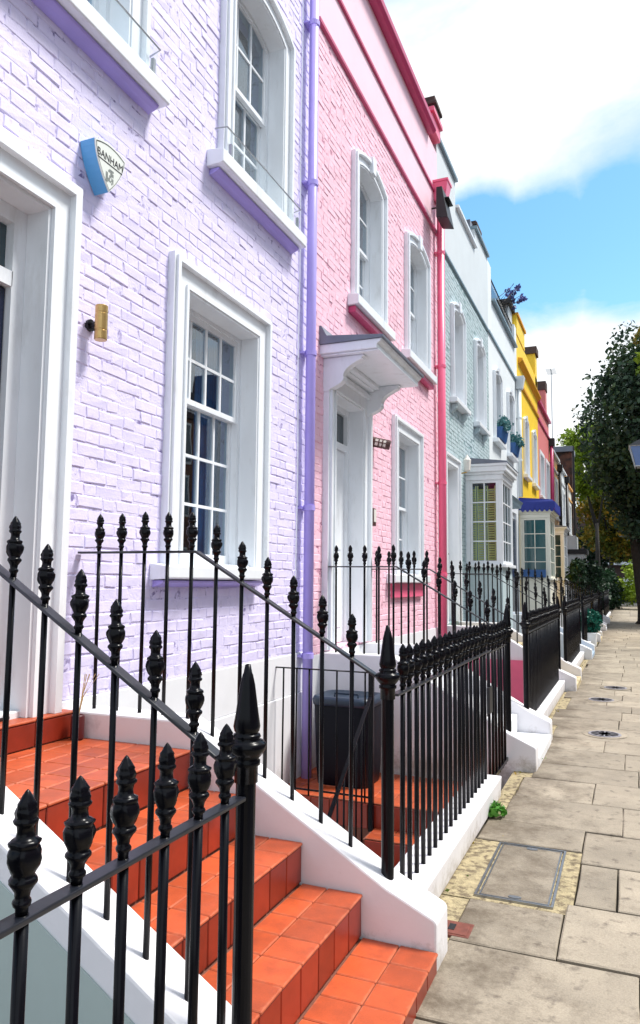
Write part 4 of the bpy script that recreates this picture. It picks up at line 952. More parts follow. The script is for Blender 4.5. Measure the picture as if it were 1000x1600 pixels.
# ------------------------------------------------------------------ bays
def bay(H, ya, yb, xo, mats, zb=1.92, zt=3.55, base_m=None, cols=2, rows=4, fcols=3, gm=None, gcheek=None, corn=0.30, roof_m=LEAD, cm=None, shutters=False):
    m = mats; cm = cm or m
    bd = MB().box(XF - .003, xo - .02, ya + .02, yb - .02, -0.4, zb - .06)
    B = ob('bay_window', bd, base_m or m, H)
    ob('sill', MB().box(XF - .003, xo + .05, ya - .04, yb + .04, zb - .058, zb), m, B, bevel=0.008)
    fr = MB()
    for (a, b) in ((ya, ya + .075), (yb - .075, yb)):
        ob('corner_post', MB().box(xo - .075, xo, a, b, zb + .001, zt), m, B, bevel=0.005)
        ob('wall_post', MB().box(XF - .003, XF + .075, a, b, zb + .001, zt), m, B, bevel=0.005)
    gm = gm or GLASSD; gcheek = gcheek or GLASS
    sashgrid(B, XF + .078, xo - .078, zb + .002, zt - .002, ya + .035, cols, rows, m, gcheek, st=.045, axis='x', top=.05, bot=.06, name='casement')
    sashgrid(B, XF + .078, xo - .078, zb + .002, zt - .002, yb - .035, cols, rows, m, gm, st=.045, axis='x', top=.05, bot=.06, name='casement')
    sashgrid(B, ya + .078, yb - .078, zb + .002, zt - .002, xo - .035, fcols, rows, m, gm, st=.045, axis='y', top=.05, bot=.06, name='casement')
    z = zt
    ob('cornice', MB().box(XF - .003, xo + .01, ya - .01, yb + .01, zt + .001, zt + .10).box(XF - .003, xo + .04, ya - .04, yb + .04, zt + .101, zt + .15).box(XF - .003, xo + .085, ya - .085, yb + .085, zt + .151, zt + corn - .05).box(XF - .003, xo + .11, ya - .11, yb + .11, zt + corn - .049, zt + corn), cm, B, bevel=0.006)
    ob('lead_roof', MB().hexa([(XF - .003, ya - .12, zt + corn + .001), (xo + .12, ya - .12, zt + corn + .001), (xo + .12, yb + .12, zt + corn + .001), (XF - .003, yb + .12, zt + corn + .001),
                              (XF - .003, ya - .11, zt + corn + .13), (xo + .10, ya - .11, zt + corn + .03), (xo + .10, yb + .11, zt + corn + .03), (XF - .003, yb + .11, zt + corn + .13)]), roof_m, B)
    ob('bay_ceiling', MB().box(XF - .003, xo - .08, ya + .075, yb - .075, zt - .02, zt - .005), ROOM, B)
    if shutters:
        for (sa, sb) in ((XF + .20, XF + .36), (XF + .38, XF + .54), (XF + .02, XF + .18)):
            sh = MB(); yy = ya + .085
            sh.box(sa, sa + .02, yy, yy + .03, zb, zt - .1).box(sb - .02, sb, yy, yy + .03, zb, zt - .1)
            zz = zb + .03
            while zz < zt - .15:
                sh.hexa([(sa + .021, yy - .01, zz), (sb - .021, yy - .01, zz), (sb - .021, yy, zz), (sa + .021, yy, zz), (sa + .021, yy + .02, zz + .035), (sb - .021, yy + .02, zz + .035), (sb - .021, yy + .03, zz + .035), (sa + .021, yy + .03, zz + .035)]); zz += .045
            ob('shutter', sh, SHUT, B)
    return B

# ------------------------------------------------------------------ sage green house
GY0, GY1 = 11.602, 16.45
H = thing('terraced_house', 'sage green painted brick terraced house with a white bay window', 'house', (XF, 14, 0))
u1 = (12.72, 13.52, 4.85, 6.55); u2 = (14.85, 15.65, 4.85, 6.55); dr = (12.08, 12.92, .93, 3.62)
ops = [u1, u2, dr, (13.9, 15.1, 1.9, 3.6)]
backing(H, GY0, GY1, 0.0, 7.30, ops, GRNM); bricks(H, GY0, GY1, 0.01, 7.27, ops, GRN, 0, 31)
ob('rendered_plinth', MB().box(-3.11, XF + .005, GY0, GY1, -1.39, -.002), WHTR, H)
ob('parapet', MB().box(-3.11, XF + .006, GY0, 13.05, 7.302, 9.05).box(-3.11, XF + .006, 13.05, 14.95, 7.302, 8.57).box(-3.11, XF + .006, 14.95, GY1, 7.302, 9.02), GREYR, H)
ob('string_course', MB().prism([(XF - .01, 7.27), (XF + .035, 7.28), (XF + .035, 7.31), (XF - .01, 7.33)], GY0, GY1, 'y'), TEAL, H)
ob('coping', MB().box(-3.14, XF + .06, GY0, 13.07, 9.051, 9.12), TEAL, H, bevel=.006); ob('coping', MB().box(-3.14, XF + .06, 14.93, GY1, 9.021, 9.09), TEAL, H, bevel=.006)
ob('coping', MB().box(-3.10, XF + .07, 13.08, 14.92, 8.571, 8.63), WHT, H, bevel=.006)
ob('roof', MB().prism([(-3.12, 8.3), (-3.30, 9.9), (-3.6, 10.1), (-8, 10.1), (-8, 8.3)], 12.6, 15.6, 'y').box(-8, -3.12, GY0, GY1, 8.1, 8.29), SLATE, H)
ob('dormer_cheek', MB().box(-3.30, -2.90, 15.0, 15.25, 8.7, 9.28), LEAD, H)
ob('chimney', MB().box(-4.1, -3.0, 16.22, 16.75, 8.2, 9.85).box(-4.14, -2.97, 16.18, 16.79, 9.74, 9.80), BRICKD, H)
ob('side_wall', MB().box(-9, -3.115, GY0, GY1, -1.39, 8.09), BRICKR, H)
for u, sl_ in ((u1, (12.50, 13.74)), (u2, (14.63, 15.87))):
    wv = window(H, *u, rise=.09, aw=.15, cols=2, ru=2, rl=2, sill=(*sl_, 4.74, 4.84, .13), sm=WHT, key=True)
    for yy in (sl_[0] + .12, sl_[1] - .24): ob('sill_corbel', MB().prism([(XF - .003, 4.738), (XF + .10, 4.738), (XF + .09, 4.66), (XF + .03, 4.60), (XF - .003, 4.58)], yy, yy + .10, 'y'), GRN, wv, bevel=.008)
mb = MB(); dargs = (*dr, 0)
for d0, d1, p in ((0, .03, .05), (.0302, .12, .035), (.1202, .16, .07)): ring(mb, dargs, d0, d1, XF - .004, XF + p)
door = ob('door', mb, WHT, H); rv = MB(); ring(rv, dargs, -.02, -.001, -2.99, XF + .04); rv.box(-3.0, -2.94, dr[0] + .02, dr[1] - .02, .94, 3.59); ob('door_leaf', rv, WHT, door)
ob('door_knob', MB().lathe([(.002, 0), (.02, 0), (.03, .03), (.002, .05)], 12), IRONM, door, loc=(-2.94, 12.75, 2.1), rot=(0, rad(90), 0))
bay(H, 13.80, 15.05, -2.12, WHT, zb=1.95, zt=3.52, base_m=GRN, shutters=True)
t = thing('carriage_lamp', 'small lantern on the sage green wall beside the bay window', 'lamp', (XF, 13.35, 3.7))
ob('lantern', MB().lathe([(.02, 0), (.06, .03), (.075, .22), (.05, .25), (.01, .32)], 8, (XF + .12, 13.35, 3.62)), OPAL, t); ob('arm', MB().tube([(XF, 13.35, 3.6), (XF + .12, 13.35, 3.62)], .014, 8), BRASS, t)

# ------------------------------------------------------------------ cool white house
WY0, WY1 = 16.452, 21.15
H = thing('terraced_house', 'cool white rendered terraced house with blue window boxes and roof terrace', 'house', (XF, 19, 0))
u1 = (17.15, 17.95, 4.95, 6.55); u2 = (19.25, 20.05, 4.95, 6.55); ops = [u1, u2, (17.1, 18.1, 1.75, 3.30)]
backing(H, WY0, WY1, -1.39, 8.19, ops, WALLW, xb=XF)
for u in (u1, u2): window(H, *u, rise=.08, aw=.13, cols=2, ru=2, rl=2, sill=(u[0] - .2, u[1] + .2, 4.84, 4.94, .13), room=False, gm=GLASSD, key=True)
ob('parapet', MB().box(-3.11, XF, WY0, 16.95, 8.192, 9.0), WALLW, H); ob('parapet', MB().box(-3.11, XF, 20.75, WY1, 8.192, 8.9), WALLW, H)
ob('string_course', MB().box(XF, XF + .04, WY0, WY1, 7.28, 7.33), TEAL, H); ob('coping', MB().box(-3.13, XF + .09, 16.96, 20.74, 8.192, 8.25), TEAL, H, bevel=.006)
ob('roof', MB().prism([(-3.5, 8.0), (-3.75, 9.6), (-8, 9.6), (-8, 8.0)], WY0, WY1, 'y'), SLATE, H)
tr = ob('terrace_rail', MB().tube([(-2.86, 17.0, 8.85), (-2.86, 20.7, 8.85)], .015, 6).tube([(-2.86, 17.0, 8.33), (-2.86, 20.7, 8.33)], .010, 6), IRON, H)
for i in range(25): ob('terrace_bar', barmesh(.007, .6), IRON, tr, loc=(-2.86, 17.05 + i * .15, 8.25))
ob('attic', MB().box(-3.6, -2.9, 20.4, 21.1, 8.3, 9.35), GREYR, H); ob('attic_roof', MB().box(-3.65, -2.82, 20.3, 21.16, 9.351, 9.50), SLATE, H)
ob('side_wall', MB().box(-9, -3.115, WY0, WY1, -1.39, 7.99), BRICKR, H)
ob('window_canopy', MB().prism([(XF, 3.42), (XF + .40, 3.42), (XF + .42, 3.50), (XF + .46, 3.56), (XF, 3.70)], 16.75, 18.5, 'y'), TEAL, H, bevel=.008)
window(H, 17.1, 18.1, 1.75, 3.30, rise=0, aw=.12, cols=2, ru=2, rl=2, sill=(16.9, 18.3, 1.64, 1.74, .12), room=False, gm=GLASSD)
ob('door', MB().box(XF - .001, XF + .03, 19.2, 20.2, .8, 3.3), NAVY, H); ob('door_surround', MB().box(XF - .001, XF + .06, 19.05, 19.19, .8, 3.45).box(XF - .001, XF + .06, 20.21, 20.35, .8, 3.45).box(XF - .001, XF + .06, 19.05, 20.35, 3.451, 3.6), WHT, H)
downpipe('downpipe', 'pale stone-coloured downpipe with carved hopper next to the yellow house', -2.72, 20.95, 4.0, 7.2, .06, WALLW, [5.0, 6.2])
pt = ob('hopper_head', MB().hexa([(-2.79, 20.85, 7.05), (-2.62, 20.85, 7.05), (-2.62, 21.05, 7.05), (-2.79, 21.05, 7.05), (-2.79, 20.78, 7.4), (-2.56, 20.78, 7.4), (-2.56, 21.12, 7.4), (-2.79, 21.12, 7.4)]), GREYR, bpy.data.objects['downpipe.002'], bevel=.01)

def leaves(n, fn, size, seed, aspect=0.6):
    """n bent leaf faces; fn(rng) -> (position array, weight)"""
    rg = np.random.default_rng(seed); P = fn(rg, n); n = len(P)
    a = rg.normal(size=(n, 3)); a /= np.linalg.norm(a, axis=1)[:, None]
    b = rg.normal(size=(n, 3)); b -= (a * b).sum(1)[:, None] * a; b /= np.linalg.norm(b, axis=1)[:, None]
    c = np.cross(a, b); s = (size * rg.uniform(.6, 1.4, n))[:, None]
    V = np.stack([P - a * s, P + b * s * aspect + c * s * .18, P + a * s, P - b * s * aspect + c * s * .18], 1).reshape(-1, 3)
    Fc = np.arange(4 * n).reshape(n, 4)
    me = bpy.data.meshes.new('leaves'); me.vertices.add(4 * n); me.vertices.foreach_set('co', V.ravel())
    me.loops.add(4 * n); me.loops.foreach_set('vertex_index', Fc.ravel()); me.polygons.add(n)
    me.polygons.foreach_set('loop_start', np.arange(0, 4 * n, 4)); me.polygons.foreach_set('loop_total', np.full(n, 4)); me.update(); me.validate()
    return me
def blob(c, r, nclump=30, cr=.3, shell=.55):
    c = np.array(c); r = np.array(r)
    def fn(rg, n):
        d = rg.normal(size=(nclump, 3)); d /= np.linalg.norm(d, axis=1)[:, None]
        q = c + d * r * (shell + (1 - shell) * rg.random((nclump, 1)) ** .6)
        k = rg.integers(0, nclump, n); e = rg.normal(size=(n, 3)); e /= np.linalg.norm(e, axis=1)[:, None]
        return q[k] + e * r.mean() * cr * rg.random((n, 1)) ** .5
    return fn
for i, u in enumerate((u1, u2)):
    a, b = u[0] - .02, u[1] + .02
    t = thing('window_box', 'blue window box of trailing plants on the white sill %s' % ('over the teal-roofed bay' if i == 0 else 'next to the yellow house'), 'planter', (XF + .1, a, 4.95))
    ob('box', MB().hexa([(XF + .01, a, 4.95), (XF + .15, a, 4.95), (XF + .15, b, 4.95), (XF + .01, b, 4.95), (XF + .01, a - .03, 5.22), (XF + .2, a - .03, 5.22), (XF + .2, b + .03, 5.22), (XF + .01, b + .03, 5.22)]), BLUEP, t, bevel=.006)
    ob('plants', leaves(420, blob((XF + .14, (a + b) / 2, 5.34), (.13, .40, .16), 22, .45), .045, 40 + i), LEAFC, t)
t = thing('terrace_shrub', 'violet-leaved shrub growing on the white house roof terrace', 'shrub', (-3.0, 20.2, 8.5))
tk = MB(); rr = random.Random(8)
for i in range(12): tk.tube([(-3.05, 19.9, 8.3), (-3.0 + rr.uniform(-.2, .2), 20.0 + rr.uniform(-.3, .4), 9.3), (-2.75 + rr.uniform(-.25, .25), 20.75 + rr.uniform(-.4, .4), 9.75 + rr.uniform(-.3, .25))], [.02, .012, .006], 5)
ob('stem', tk, BARK, t); ob('foliage', leaves(260, blob((-2.75, 20.75, 9.7), (.26, .5, .32), 14, .26), .045, 50), LEAFP, t)

# ------------------------------------------------------------------ yellow house
YY0, YY1 = 21.152, 26.35
H = thing('terraced_house', 'bright yellow rendered terraced house with a blue-canopied bay window', 'house', (XF, 24, 0))
u1 = (22.45, 23.2, 4.85, 6.5); u2 = (24.6, 25.35, 4.85, 6.5)
backing(H, YY0, YY1, -1.39, 8.0, [u1, u2], YEL, xb=XF)
for u in (u1, u2): window(H, *u, rise=.08, aw=.15, cols=2, ru=2, rl=2, sill=(u[0] - .22, u[1] + .22, 4.72, 4.84, .13), room=False, gm=GLASSD, key=True)
ob('parapet', MB().box(-3.11, XF, YY0, YY1, 8.002, 8.75).box(-3.11, XF + .02, YY0, 22.9, 8.752, 9.3), YEL, H)
ob('string_course', MB().box(XF, XF + .06, YY0, YY1, 7.38, 7.45), YELD, H); ob('cornice', MB().prism([(XF, 7.96), (XF + .05, 7.98), (XF + .13, 8.06), (XF + .13, 8.11), (XF, 8.14)], YY0 + .3, YY1, 'y'), YELD, H)
ob('coping', MB().box(-3.13, XF + .07, YY0, 22.95, 9.302, 9.38), YELD, H)
ob('roof', MB().prism([(-3.13, 8.4), (-3.3, 9.3), (-8, 9.5), (-8, 8.4)], 22.96, YY1, 'y'), SLATE, H)
ob('chimney', MB().box(-4.0, -2.80, 25.85, 26.4, 8.3, 9.55), YEL, H); ob('chimney_cap', MB().box(-4.05, -2.74, 25.8, 26.45, 9.552, 9.80), BRICKD, H)
ob('side_wall', MB().box(-9, -3.115, YY0, YY1, -1.39, 8.2), BRICKR, H)
B = bay(H, 21.2, 22.7, -1.98, CREAM, zb=1.75, zt=3.42, gm=GLASST, gcheek=GLASST, cols=2, rows=4, corn=.22, roof_m=BLUC)
vl = MB(); z0 = 3.86
def scallop(mb, p, q, n, out_):
    p, q = Vector(p), Vector(q)
    for i in range(n):
        a = p + (q - p) * (i / n); b = p + (q - p) * ((i + 1) / n); pts = []
        for k in range(7):
            th = math.pi * k / 6; c = a + (b - a) * (.5 - .5 * math.cos(th)); pts.append((c.x, c.y, z0 - .14 - .14 * math.sin(th)))
        loop = [(a.x, a.y, z0)] + pts + [(b.x, b.y, z0)]; m = len(loop); o = Vector(out_) * .012
        mb.add(loop + [tuple(Vector(l) + o) for l in loop], [tuple(range(m)), tuple(range(2 * m - 1, m - 1, -1))] + [(k, (k + 1) % m, m + (k + 1) % m, m + k) for k in range(m)])
scallop(vl, (XF + .05, 21.06, 0), (-1.84, 21.06, 0), 7, (0, -1, 0)); scallop(vl, (-1.84, 21.06, 0), (-1.84, 22.84, 0), 12, (1, 0, 0))
vl.hexa([(XF, 21.065, z0), (-1.845, 21.065, z0), (-1.845, 22.835, z0), (XF, 22.835, z0), (XF, 21.1, z0 + .14), (-1.9, 21.1, z0 + .06), (-1.9, 22.8, z0 + .06), (XF, 22.8, z0 + .14)])
ob('scalloped_canopy', vl, BLUC, B)
ob('window_box', MB().box(-2.7, -2.1, 21.05, 21.17, 1.77, 1.98), BLUEP, B)

# ------------------------------------------------------------------ salmon house and the low cottages
def far_house(label, y0, y1, z1, m, wins, trim, zs=(4.7, 6.2), gutter=True, roofz=1.0, chim=None, doorcol=None, ground=True):
    H = thing('terraced_house', label, 'house', (XF, (y0 + y1) / 2, 0))
    W = [(a, b, *zs) for a, b in wins] + ([(a, b, 1.7, 3.3) for a, b in wins[1:]] if ground else [])
    backing(H, y0, y1, -1.39, z1, W, m, xb=XF)
    for u in W: window(H, *u, rise=0, aw=.12, cols=2, ru=2, rl=2, sill=(u[0] - .16, u[1] + .16, u[2] - .1, u[2] - .005, .10), room=False, gm=GLASSD, simple=True)
    ob('coping', MB().box(-3.13, XF + .10, y0, y1, z1 + .001, z1 + .09), trim, H)
    ob('string_course', MB().box(XF, XF + .05, y0, y1, z1 - .62, z1 - .55), trim, H)
    ob('roof', MB().prism([(-3.14, z1 - .2), (-3.4, z1 + roofz), (-8, z1 + roofz), (-8, z1 - .2)], y0, y1, 'y'), SLATE, H)
    ob('side_wall', MB().box(-9, -3.115, y0, y1, -1.39, z1 - .21), BRICKR, H)
    if chim: ob('chimney', MB().box(-4.0, -2.86, y1 - .5, y1 + .05, z1, chim - .35), m, H); ob('chimney_cap', MB().box(-4.04, -2.83, y1 - .54, y1 + .09, chim - .349, chim), BRICKD, H)
    return H
Hs = far_house('salmon red terraced house with a white bay window beyond the yellow house', 26.352, 30.3, 7.95, SAL, [(26.75, 28.0), (28.75, 29.95)], CRIM, ground=False, chim=9.6, roofz=.4)
bay(Hs, 26.95, 28.4, -2.05, WHT, zb=1.75, zt=3.35, gm=GLASSD, gcheek=GLASSD, corn=.22)
far_house('orange painted cottage with white windows beyond the salmon house', 30.302, 34.2, 7.0, ORG, [(30.9, 31.7), (32.7, 33.5)], WHT, zs=(4.4, 6.0), roofz=.6)
far_house('white painted cottage with black downpipes farther along the terrace', 34.202, 38.2, 6.9, WALLW, [(34.8, 35.6), (36.6, 37.4)], WHT, zs=(4.3, 5.9), roofz=.6)
far_house('cream painted cottage at the far end of the terrace', 38.202, 42.4, 6.6, CREAM, [(38.8, 39.6), (40.6, 41.4)], ORG, zs=(4.2, 5.7), roofz=.5)
Hp = thing('entrance_porch', 'white boxy entrance porch projecting from the white cottage', 'porch', (-2.3, 34.5, 0))
ob('porch_wall', MB().box(XF - .001, -1.75, 34.0, 35.6, 0, 2.9), WHT, Hp); ob('porch_roof', MB().box(XF - .001, -1.65, 33.9, 35.7, 2.901, 3.1), SLATE, Hp); ob('parapet', MB().box(XF - .001, -2.1, 34.0, 35.6, 3.101, 3.7), WHT, Hp)
for yy, lb in ((30.25, 'dark maroon downpipe on the salmon house corner'), (33.9, 'black downpipe between the orange and white cottages'), (37.9, 'black downpipe between the white and cream cottages')):
    t = downpipe('downpipe', lb, -2.70, yy, 3.3 if yy < 33 else 0.1, 6.7 if yy > 31 else 7.2, .07, IRONM if yy > 31 else CRIM, [4.5]); 
    ob('hopper_head', MB().box(-2.79, -2.58, yy - .14, yy + .14, 6.55 if yy > 31 else 7.05, 6.85 if yy > 31 else 7.35), IRONM, t)
e = thing('end_building', 'brown brick flank wall with blue-grey coping closing the terrace', 'building', (-4, 45, 0))
ob('wall', MB().box(-9, -2.74, 42.6, 44.5, -1.39, 8.9), BRICKM, e); ob('coping', MB().box(-9.1, -2.68, 42.4, 44.6, 8.901, 9.2), LEAD, e)
ob('corner_pipe', MB().tube([(-2.66, 42.55, 0), (-2.66, 42.55, 9.2)], .06, 8), IRONM, e)

# pink flank wall in the pink house basement area
ob('area_wall', MB().box(XF + .01, -1.15, 11.765, 11.80, -1.39, 0.42), HOT, None)
tag(bpy.data.objects['area_wall'], 'hot pink painted wall at the end of the pink house basement area', 'wall')

# ------------------------------------------------------------------ planters, weeds
t = thing('topiary_planter', 'white trough planter with a clipped green box ball on the pavement edge', 'planter', (-0.95, 20.5, 0))
ob('trough', MB().hexa([(-1.14, 20.1, 0), (-.83, 20.1, 0), (-.83, 20.75, 0), (-1.14, 20.75, 0), (-1.16, 20.06, .36), (-.80, 20.06, .36), (-.80, 20.79, .36), (-1.16, 20.79, .36)]), WHT, t, bevel=.01)
ob('topiary', leaves(2600, blob((-.98, 20.42, .62), (.27, .30, .27), 120, .30, .9), .035, 60), LEAFB, t)
t = thing('weed', 'bright green leafy weed at the foot of the white plinth', 'plant', (-.91, 5.33, 0))
def weed(rg, n):
    th = rg.uniform(0, 6.28, n); r = .085 * rg.random(n) ** .5; return np.stack([-.895 + r * np.cos(th) * .8, 5.33 + r * np.sin(th) * 1.1, .015 + .10 * rg.random(n) * (1 - r / .12)], 1)
ob('leaves', leaves(130, weed, .024, 61), LEAFG, t)
st = MB(); rr = random.Random(5)
for i in range(9): st.tube([(-.905, 5.33, -.01), (-.895 + rr.uniform(-.05, .05), 5.33 + rr.uniform(-.07, .07), .08)], .002, 4)
ob('stem', st, LEAFG, t)
for (x, y, lb) in ((-.83, 7.02, 'tiny yellow-green weed at the corner of the white steps'),):
    t = thing('weed', lb, 'plant', (x, y, 0)); ob('leaves', leaves(26, lambda rg, n: np.stack([rg.normal(x + .04, .018, n), rg.normal(y, .04, n), rg.uniform(.01, .05, n)], 1), .016, 62), LEAFG, t)
def shrub(label, c, r, n, m, size, seed, cl=40):
    t = thing('shrub', label, 'shrub', (c[0], c[1], 0)); 
    tk = MB(); rr = random.Random(seed)
    for i in range(6): tk.tube([(c[0], c[1], -.05), (c[0] + rr.uniform(-.4, .4) * r[0], c[1] + rr.uniform(-.4, .4) * r[1], c[2])], [.03, .012], 5)
    ob('stem', tk, BARK, t); ob('foliage', leaves(n, blob(c, r, cl, .35), size, seed), m, t); return t
shrub('dark green shrub hanging over the far black railings', (-1.7, 33.5, 1.7), (.55, 1.2, .9), 2200, LEAFS, .07, 70)
shrub('dark evergreen shrub by the porch beyond the railings', (-1.75, 38.0, 1.7), (.6, 1.5, 1.0), 2200, LEAFS, .08, 71)
shrub('leafy bush in front of the white bay of the salmon house', (-1.6, 26.2, 1.9), (.30, .4, .5), 900, LEAFS, .06, 72)
shrub('light green bush under the big street tree', (1.0, 52, 1.6), (2.0, 1.5, 1.3), 2600, LEAFY, .12, 73)
shrub('dark bush at the end of the pavement', (-1.6, 52, 1.0), (1.2, 2.0, 1.4), 2400, LEAFS, .12, 74)

# ------------------------------------------------------------------ trees
def tree(name, label, base, trunk, limbs, crowns, m, lean=(0, 0), flare=1.6):
    t = thing(name, label, 'tree', base); x, y, z = base; h = trunk[0]; r = trunk[1]
    tp = [(x + lean[0] * s * h, y + lean[1] * s * h, -.05 + s * h) for s in (0, .04, .12, .35, .65, 1)]
    ob('trunk', MB().tube(tp, [r * flare, r * 1.25, r, r * .9, r * .75, r * .55], 14), BARK, t, smooth=True)
    top = Vector(tp[-1]); lm = MB(); rr = random.Random(int(x * 10 + y))
    for (c, rd) in limbs:
        c = Vector(c); mid = top.lerp(c, .5) + Vector((rr.uniform(-.4, .4), rr.uniform(-.4, .4), rr.uniform(.1, .6)))
        st = Vector(tp[-2]).lerp(top, rr.uniform(.2, 1)); lm.tube([st, mid, c], [rd, rd * .6, rd * .2], 7)
    ob('limb', lm, BARK, t, smooth=True)
    vs = []
    for i, (n, c, rr_, cl, cr_, size, seed) in enumerate(crowns):
        ob('crown', leaves(n, blob(c, rr_, cl, cr_), size, seed), m[i] if isinstance(m, list) else m, t)
    return t
tree('street_tree', 'large dark-leaved street tree standing on the pavement edge', (0.62, 33.0, 0), (5.2, .27), 
     [((-.8, 32.5, 7.6), .12), ((2.8, 33.5, 8.5), .14), ((.8, 33, 10.8), .13), ((3.0, 32, 6.8), .1), ((-.3, 34, 6.2), .1)],
     [(21000, (1.75, 33, 8.2), (3.4, 3.3, 3.0), 190, .30, .115, 80), (5000, (1.7, 33.2, 4.7), (2.3, 2.4, 1.5), 50, .34, .115, 85), (7000, (1.5, 33, 10.8), (2.0, 2.2, 1.75), 70, .32, .105, 81), (6500, (0.9, 33.2, 6.3), (2.4, 2.4, 1.5), 60, .34, .105, 82), (2600, (2.2, 32.0, 11.4), (1.6, 1.2, 1.0), 26, .36, .11, 83), (500, (1.0, 30.6, 10.1), (.8, .5, .4), 8, .4, .10, 84)],
     [LEAFD, LEAFD, LEAFD, LEAFD, LEAFA, LEAFY], lean=(-.10, 0), flare=2.0)
tree('yellow_green_tree', 'yellow-green tree rising behind the terrace end', (-2.0, 56.0, 0), (6.0, .2), [((-3.2, 56, 10.0), .09), ((-1.5, 56, 10.2), .09), ((-2.6, 57, 8), .08)],
     [(7000, (-2.4, 56, 10.5), (2.2, 2.0, 2.4), 70, .36, .15, 90)], LEAFY)
tree('autumn_tree', 'orange and green autumn tree behind the street tree', (-1.2, 60.0, 0), (5.0, .22), [((-2, 60, 7.0), .1), ((1.5, 60, 6.5), .1), ((.3, 60, 8.5), .1)],
     [(9000, (-.2, 60, 6.6), (3.4, 2.4, 3.0), 90, .30, .15, 91), (2200, (2.5, 60, 5.5), (2.4, 2.0, 2.6), 30, .36, .15, 92)], [LEAFA, LEAFY])
tree('dark_tree', 'dark tree with a bare trunk at the end of the pavement', (-2.2, 64.0, 0), (5.5, .3), [((-3, 64, 8), .12), ((-.5, 64, 8), .12)],
     [(9000, (.8, 65, 8.0), (5.0, 2.5, 4.4), 110, .26, .18, 93), (4000, (-1.5, 64, 4.9), (2.5, 1.8, 1.6), 40, .32, .16, 94)], [LEAFD, LEAFS])

# ------------------------------------------------------------------ street lamp
LX, LY = .415, 20.0
t = thing('street_lamp', 'black street lamp post carrying a tapered blue-tinted lantern', 'street lamp', (LX, LY, 0))
ob('post', MB().lathe([(.11, 0), (.11, .3), (.07, .36), (.06, 1.2), (.07, 1.22), (.05, 1.28), (.038, 4.45)], 14, (LX, LY, 0)), IRON, t, smooth=False)
ob('bracket', MB().tube([(LX - .16, LY, 4.42), (LX + .16, LY, 4.42)], .012, 6).tube([(LX - .16, LY, 4.42), (LX - .17, LY, 4.55)], .012, 6).tube([(LX + .16, LY, 4.42), (LX + .17, LY, 4.55)], .012, 6), IRON, t)
def frus(z0, z1, a, b): return MB().hexa([(LX - a, LY - a, z0), (LX + a, LY - a, z0), (LX + a, LY + a, z0), (LX - a, LY + a, z0), (LX - b, LY - b, z1), (LX + b, LY - b, z1), (LX + b, LY + b, z1), (LX - b, LY + b, z1)])
ob('lantern_glass', frus(4.56, 5.03, .19, .30), LAMPG, t)
lf = MB()
for sx in (-1, 1):
    for sy in (-1, 1): lf.bar((LX + sx * .19, LY + sy * .19, 4.55), (LX + sx * .30, LY + sy * .30, 5.04), .02, .02)
lf.box(LX - .20, LX + .20, LY - .20, LY + .20, 4.535, 4.559)
ob('lantern_frame', lf, STEEL, t); ob('lantern_roof', frus(5.05, 5.22, .33, .10), IRON, t); ob('roof_rim', frus(5.031, 5.049, .32, .33), STEEL, t)

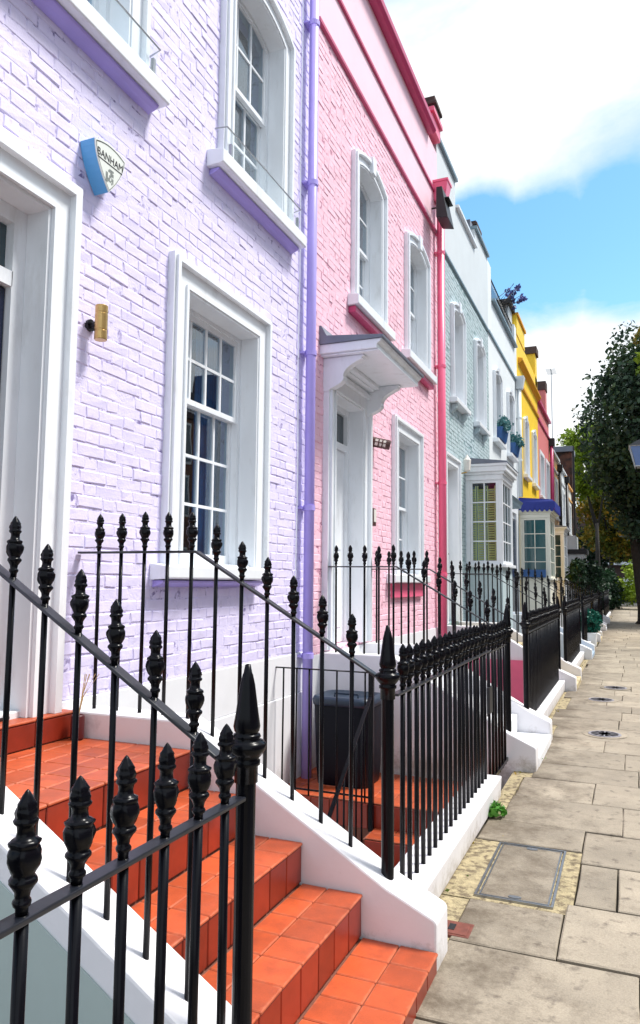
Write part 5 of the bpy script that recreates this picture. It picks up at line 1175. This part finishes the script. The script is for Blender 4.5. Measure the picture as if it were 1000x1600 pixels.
# ------------------------------------------------------------------ far end of the street and the opposite side
e = thing('corner_building', 'dark building with a white balcony band closing the street end', 'building', (0, 78, 0))
ob('wall', MB().box(-14, 16, 76, 84, -1.39, 9.0), BRICKD, e); ob('balcony_band', MB().box(-14, 16, 75.2, 75.999, 3.42, 3.74), WHT, e)
br_ = ob('balcony_rail', MB().box(-14, 16, 75.3, 75.34, 4.6, 4.66), IRON, e)
for i in range(60): ob('balcony_bar', barmesh(.025, .86), IRON, br_, loc=(-6 + i * .25, 75.32, 3.741))
for i in range(5): ob('window', MB().box(-6.2 + i * 3, -4.8 + i * 3, 75.9, 75.99, 4.9, 7.4), GLASST, e)
for i in range(6): ob('garage_door', MB().box(-8.3 + i * 2.6, -6.1 + i * 2.6, 75.85, 75.99, .05, 2.25), WHT, e, bevel=.02)
ob('door_base', MB().box(-14, 16, 75.7, 75.86, -.1, .85), IRONM, e)
for i, (a, b) in enumerate(((-6, 2), (2, 9.5), (9.5, 17), (17, 24.5), (24.5, 32), (32, 39.5), (39.5, 47), (47, 56))):
    H = thing('opposite_house', ['dark stock-brick house opposite, with three storeys of white windows'][0], 'house', (11.5, a, 0), 'brick houses across the road')
    ob('wall', MB().box(11.5, 19, a, b - .02, -1.39, 8.6), BRICKR, H); ob('parapet', MB().box(11.4, 11.9, a, b - .02, 8.6, 9.2), BRICKD, H); ob('roof', MB().prism([(11.9, 8.6), (13.2, 10.6), (19, 10.6), (19, 8.6)], a, b - .02, 'y'), SLATE, H)
    ob('chimney', MB().box(12.2, 14.2, b - .75, b + .05, 8.5, 11.9), BRICKD, H)
    for zz in (1.2, 4.3, 6.6):
        for k in range(2):
            wy = a + 1.2 + k * 3.0; ww = ob('window', MB().box(11.44, 11.52, wy, wy + 1.3, zz, zz + 1.8), WHT, H); ob('pane', MB().box(11.42, 11.439, wy + .1, wy + 1.2, zz + .1, zz + 1.7), GLASSD, ww)
struct('opposite_pavement', MB().box(9.3, 11.49, -40, 75, -.12, .0), KERB)

rg = np.random.default_rng(5)
def litter(rg, n):
    x = -.93 + rg.exponential(.05, n); y = rg.uniform(2.9, 26, n); return np.stack([np.clip(x, -.95, .6), y, np.full(n, .010)], 1)
lt = ob('fallen_leaves', leaves(110, litter, .011, 77), LEAFA, None, kind='stuff'); lt['label'] = 'small dry leaves scattered along the foot of the railings'; lt['category'] = 'leaves'
t = thing('television_aerial', 'thin television aerial standing over the far cottage roofs', 'aerial', (-2.9, 40, 7))
ob('mast', MB().tube([(-3.6, 41, 6.8), (-3.6, 41, 13.2)], .025, 6), STEEL, t)
ob('boom', MB().tube([(-3.6, 40.4, 13.1), (-3.6, 41.6, 13.1)], .015, 5), STEEL, t)
for k in range(6): ob('element', MB().tube([(-3.85, 40.5 + k * .2, 13.1), (-3.35, 40.5 + k * .2, 13.1)], .012, 5), STEEL, t)
